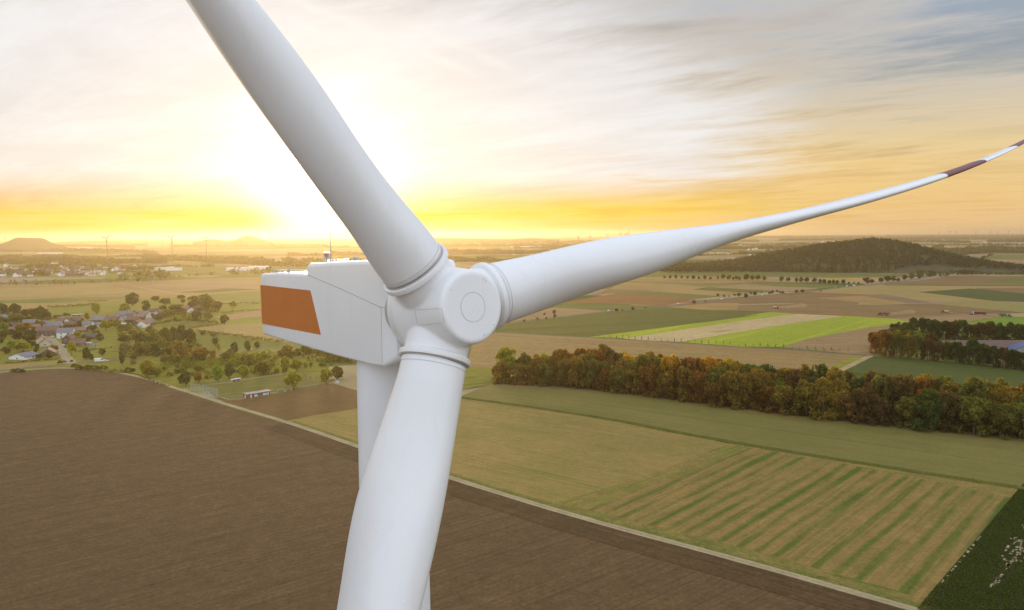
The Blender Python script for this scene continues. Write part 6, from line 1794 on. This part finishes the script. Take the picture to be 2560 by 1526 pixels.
# ------------------------------------------------------------------ the sports pitch and its furniture
WOODB = paint('timber_boards', (0.20, 0.10, 0.05), 0.8, 0.2, 2.0)
BLUEP = paint('pale_blue_panel', (0.42, 0.55, 0.68), 0.6, 0.2, 1.2)
POSTM = paint('pale_post', (0.52, 0.52, 0.50), 0.6)
a0, a1 = G(CP(900, 603)), G(CP(1205, 555))
rotc = math.atan2(a1.y - a0.y, a1.x - a0.x)
L = (a1 - a0).length
e0 = G(CP(865, 590))
dep = 4.2
root = empty('clubhouse', (a0.x, a0.y, 0.0), rotc, label='low brown clubhouse with flat grey roof, white doors and pale blue panels beside the pitch', cat='clubhouse')
mb = MB(); mb.box((L / 2, dep / 2, 1.45), (L, dep, 2.9)); mb.build('wall', WOODB, root)
mb = MB(); mb.box((L / 2, dep / 2, 3.0), (L + .7, dep + .8, .22)); rf = mb.build('roof', ROOFS['grey'], root)
mb = MB(); mb.box((L * .18, dep * .5, 3.35), (.5, .5, .6)); mb.build('vent', STEEL, rf)
mb = MB(); mb.box((L / 2, -.42, 3.0), (L + .72, .06, .3)); mb.build('fascia', FRAME, rf)
for x, w_ in ((.20, .75), (.915, .7)):
    mb = MB(); mb.box((L * x, -.03, 1.15), (w_, .08, 2.2)); mb.build('door', FRAME, root)
mb = MB(); mb.box((-.03, dep * .35, 1.15), (.08, 1.3, 2.1)); mb.build('door', FRAME, root)
for x, w_ in ((.40, 1.9), (.78, 2.6)):
    mb = MB(); mb.box((L * x, -.03, 1.3), (w_, .08, 1.5)); mb.build('panel', BLUEP, root)
b0, b1 = G(CP(715, 392)), G(CP(832, 372))
rotb = math.atan2(b1.y - b0.y, b1.x - b0.x)
Lb = (b1 - b0).length
root = empty('team_shelter', (b0.x, b0.y, 0), rotb, label='long low team shelter with pale roof at the far touchline', cat='shelter')
mb = MB(); mb.box((Lb / 2, 1.6, .95), (Lb, .12, 1.9)); mb.build('back_wall', WALLS['grey'], root)
for x in (0.06, .5, .94):
    mb = MB(); mb.box((Lb * x, .8, .9), (.12, 1.55, 1.8)); mb.build('side_wall', WALLS['white'], root)
mb = MB(); mb.box((Lb / 2, .7, 2.0), (Lb + .5, 2.4, .14)); mb.build('roof', ROOFS['white'], root)
mb = MB(); mb.box((Lb / 2, 1.2, .45), (Lb * .9, .4, .06)); mb.build('bench', WOODB, root)
def goal(p0, p1, h, label, depth_=1.2):
    a, b_ = G(p0), G(p1)
    rt = math.atan2(b_.y - a.y, b_.x - a.x)
    L = (b_ - a).length
    root = empty('goal', (a.x, a.y, 0), rt, label=label, cat='goal', group='goals on the sports pitch')
    for nm, pts_ in (('post', [(0, 0, 0), (0, 0, h)]), ('post', [(L, 0, 0), (L, 0, h)]), ('crossbar', [(0, 0, h), (L, 0, h)]), ('net_stay', [(0, 0, h), (0, depth_, 0)]), ('net_stay', [(L, 0, h), (L, depth_, 0)]), ('ground_bar', [(0, depth_, .05), (L, depth_, .05)])):
        m_ = MB(); m_.tube(pts_, .07, 6); m_.build(nm, FRAME, root)
goal(CP(1682, 352), CP(1755, 358), 2.6, 'white goal at the far right end of the pitch')
goal(CP(1300, 532), CP(1390, 520), 2.4, 'white portable goal right of the clubhouse')
goal(CP(1408, 518), CP(1478, 508), 2.2, 'white portable goal next to the large round tree')
goal(CP(360, 560), CP(425, 565), 2.4, 'white goal behind the tall ball fence')
def rail(p0, p1, h, n, label, name='rail_fence', mat=POSTM, net=False, cat='fence', group='fences around the sports pitch'):
    a, b_ = G(p0), G(p1)
    root = empty(name, (a.x, a.y, 0), math.atan2(b_.y - a.y, b_.x - a.x), label=label, cat=cat, group=group)
    L = (b_ - a).length
    for k in range(n + 1):
        m_ = MB(); m_.tube([(L * k / n, 0, 0), (L * k / n, 0, h)], .055 if not net else .07, 5); m_.build('post', mat, root)
    m_ = MB()
    if net:
        for z_ in np.arange(.3, h, .55):
            m_.tube([(0, 0, z_), (L, 0, z_)], .012, 3, caps=False)
        for x in np.arange(0, L, .6):
            m_.tube([(x, 0, 0), (x, 0, h)], .010, 3, caps=False)
        m_.build('net', mat, root)
    else:
        for z_ in (h * .5, h * .95):
            m_.tube([(0, 0, z_), (L, 0, z_)], .05, 5)
        m_.build('rail', mat, root)
rail(CP(185, 510), CP(540, 598), 6.2, 20, 'tall pale ball fence with many posts beside the farm path', 'ball_fence', paint('pale_net', (0.46, 0.50, 0.47), 0.7), True)
rail(CP(1580, 300), CP(1830, 345), 1.8, 12, 'dark wire fence behind the far right goal', 'wire_fence', paint('dark_wire', (0.10, 0.09, 0.08), 0.7), True)
rail(CP(560, 592), CP(680, 622), 1.0, 6, 'short pale rail left of the clubhouse near the path')
rail(CP(690, 628), CP(865, 600), 1.0, 7, 'pale rail leading up to the left end of the clubhouse')
rail(CP(1210, 545), CP(1300, 530), 1.0, 4, 'pale rail between the clubhouse and the portable goals')
rail(CP(1530, 470), CP(1890, 415), 1.0, 12, 'long pale rail along the near side of the pitch beyond the round tree')
rail(CP(340, 440), CP(700, 398), 1.0, 14, 'pale rail along the far touchline left of the team shelter')
rail(CP(840, 372), CP(1420, 288), 1.0, 18, 'pale rail along the far touchline right of the team shelter')
rail(CP(90, 490), CP(175, 505), 1.0, 3, 'short pale rail beside the path left of the ball fence')
v = G(CP(2065, 412))
root = empty('sign_board', (v.x, v.y, 0), -0.35, label='blank white board on two posts at the corner of the brown field', cat='sign')
for x in (-.9, .9):
    m_ = MB(); m_.tube([(x, 0.06, 0), (x, 0.06, 2.3)], .06, 6); m_.build('post', POSTM, root)
m_ = MB(); m_.box((0, 0, 1.6), (2.7, .06, 2.0)); m_.build('board', FRAME, root)

# dust raised by the two harvesters
def dust(p, lab, sx):
    v = G(p)
    bm = bmesh.new()
    for k in range(5):
        bmesh.ops.create_icosphere(bm, subdivisions=2, radius=1.0, matrix=Matrix.Translation((v.x + sx * k * 6.5, v.y + k * 1.2, 1.5 + k * .45)) @ Matrix.Diagonal((5 + k * .8, 4, 1.4 + k * .35, 1)))
    me = bpy.data.meshes.new('dust')
    bm.to_mesh(me)
    bm.free()
    m = bpy.data.materials.new('dust')
    m.use_nodes = True
    m.node_tree.nodes.clear()
    b = NB(m.node_tree)
    o_ = b.n('ShaderNodeOutputMaterial')
    pv = b.n('ShaderNodeVolumePrincipled', i={'Color': (0.85, 0.68, 0.45), 'Density': 0.035, 'Anisotropy': 0.4})
    m.node_tree.links.new(pv.outputs[0], o_.inputs['Volume'])
    me.materials.append(m)
    o = obj('dust', me)
    tag(o, lab, 'dust', kind='stuff')
dust(C4(345, 748), 'pale dust drifting behind the yellow harvesting tractor', 1)
dust(C4(1290, 806), 'pale dust drifting behind the red tractor and harvester', 1)

# ------------------------------------------------------------------ evening haze over the whole plain
HAZE_D = 6.8e-5
mb = MB()
mb.box((0, 13000, 81), (44000, 29000, 164))
hz = mb.build('haze', None or paint('haze_tmp', (1, 1, 1)))
m = bpy.data.materials.new('haze')
m.use_nodes = True
m.node_tree.nodes.clear()
b = NB(m.node_tree)
o_ = b.n('ShaderNodeOutputMaterial')
pv = b.n('ShaderNodeVolumePrincipled', i={'Color': (1.0, 0.80, 0.52), 'Density': HAZE_D, 'Anisotropy': 0.70})
m.node_tree.links.new(pv.outputs[0], o_.inputs['Volume'])
hz.data.materials.clear()
hz.data.materials.append(m)
tag(hz, 'warm evening haze lying over the whole plain', 'haze', kind='stuff')

# ------------------------------------------------------------------ labels that single out trees and houses
ORD = 'first second third fourth fifth sixth seventh eighth ninth tenth eleventh twelfth'.split()
def ordinal(k, n):
    if k == 0:
        return 'leftmost'
    if k == n - 1:
        return 'rightmost'
    if k < 12 and k <= n // 2:
        return ORD[k] + ' from left'
    if n - 1 - k < 12:
        return ORD[n - 1 - k] + ' from right'
    return None
LAND = [('the white barn', CV(460, 1165)), ('the corner bungalow', CV(910, 1110)), ('the tall white house', CV(1235, 770)), ('the brick row', CV(900, 745)), ('the white van', CV(1845, 1228)), ('the clubhouse', CP(1050, 580)), ('the team shelter', CP(770, 385)),
        ('the ball fence', CP(360, 550)), ('the far goal', CP(1718, 355)), ('the white flat-roofed building', CV(2305, 560)), ('the white pointed gable', CV(2210, 460)), ('the white board', CP(2065, 412)), ('the pale stubble field', C1(2000, 940)), ('the small pasture', C1(1600, 890)), ('the turbine tower', CP(2150, 200)), ('the long grey roof', CV(1000, 600)), ('the paddock sheds', CV(1400, 380)), ('the pale track', C1(1700, 650))]
LG = [(n_, G(p)) for n_, p in LAND]
SHAPE = {'round': 'round', 'tall': 'tall', 'wood': 'broad', 'cone': 'conical', 'bush': 'low'}
ZONE = {'wood_front': ('tree at the front edge of the long autumn wood', 1), 'wood_mid': ('tree deep inside the long autumn wood', 1), 'wood_back': ('tree at the back edge of the long autumn wood', 1),
        'farm_front': ('tree at the front edge of the dark farm wood', 1), 'farm_middle': ('tree in the middle of the dark farm wood', 1), 'farm_back': ('tree at the back of the dark farm wood', 1),
        'lane': ('tree in the row along the far lane', 1), 'road': ('tree beside the main road', 1), 'sapling': ('young conical tree beside the lane', 1), 'roadside': ('bush beside the village road', 1)}
grp = {}
for d in TALL:
    x, y = d['o'].location.x, d['o'].location.y
    if d['zone'] in ZONE:
        base = '%s %s' % (d['col'], ZONE[d['zone']][0])
    else:
        nm, lv = min(LG, key=lambda t: (t[1].x - x) ** 2 + (t[1].y - y) ** 2)
        dxx, dyy = x / y * lv.y - lv.x, y - lv.y
        rel = 'just before' if abs(dxx) < 8 and dyy < 0 else 'just behind' if abs(dxx) < 8 else 'left of' if dxx < 0 else 'right of'
        if rel in ('left of', 'right of') and abs(dyy) > abs(dxx) * 1.2:
            rel = 'behind' if dyy > 0 else 'in front of'
        base = '%s %s %s %s %s' % (d['col'], SHAPE[d['kind']], 'bush' if d['cat'] == 'bush' else 'tree', rel, nm)
    grp.setdefault(base, []).append(d)
for base, lst in grp.items():
    lst.sort(key=lambda d: d['o'].location.x / d['o'].location.y)
    n = len(lst)
    for k, d in enumerate(lst):
        q = ordinal(k, n) if n > 1 else None
        d['o']['label'] = base if n == 1 else ('%s, %s' % (base, q)) if q else (base + ', mid-row')
hg = {}
for d in HOUSES:
    if d['label']:
        continue
    base = '%s house with %s roof in the near village' % ({'brick': 'brick', 'white': 'white', 'cream': 'cream', 'grey': 'grey'}[d['wall']], d['roof'])
    hg.setdefault(base, []).append(d)
for base, lst in hg.items():
    lst.sort(key=lambda d: d['x'] / d['y'])
    for k, d in enumerate(lst):
        q = ordinal(k, len(lst)) if len(lst) > 1 else None
        d['o']['label'] = base if len(lst) == 1 else '%s, %s' % (base, q)
tg = {}
for o, k, where in TOWNH:
    wl, rf_ = KINDS_[k]
    base = '%s house with %s roof %s' % (wl, rf_, 'in the far town at the left' if where == 'far town' else 'in the far plain villages')
    tg.setdefault(base, []).append(o)
for base, lst in tg.items():
    lst.sort(key=lambda o: o.location.x / o.location.y)
    for k, o in enumerate(lst):
        q = ordinal(k, len(lst)) if len(lst) > 1 else None
        o['label'] = base + (', ' + q if q else ', mid-row')
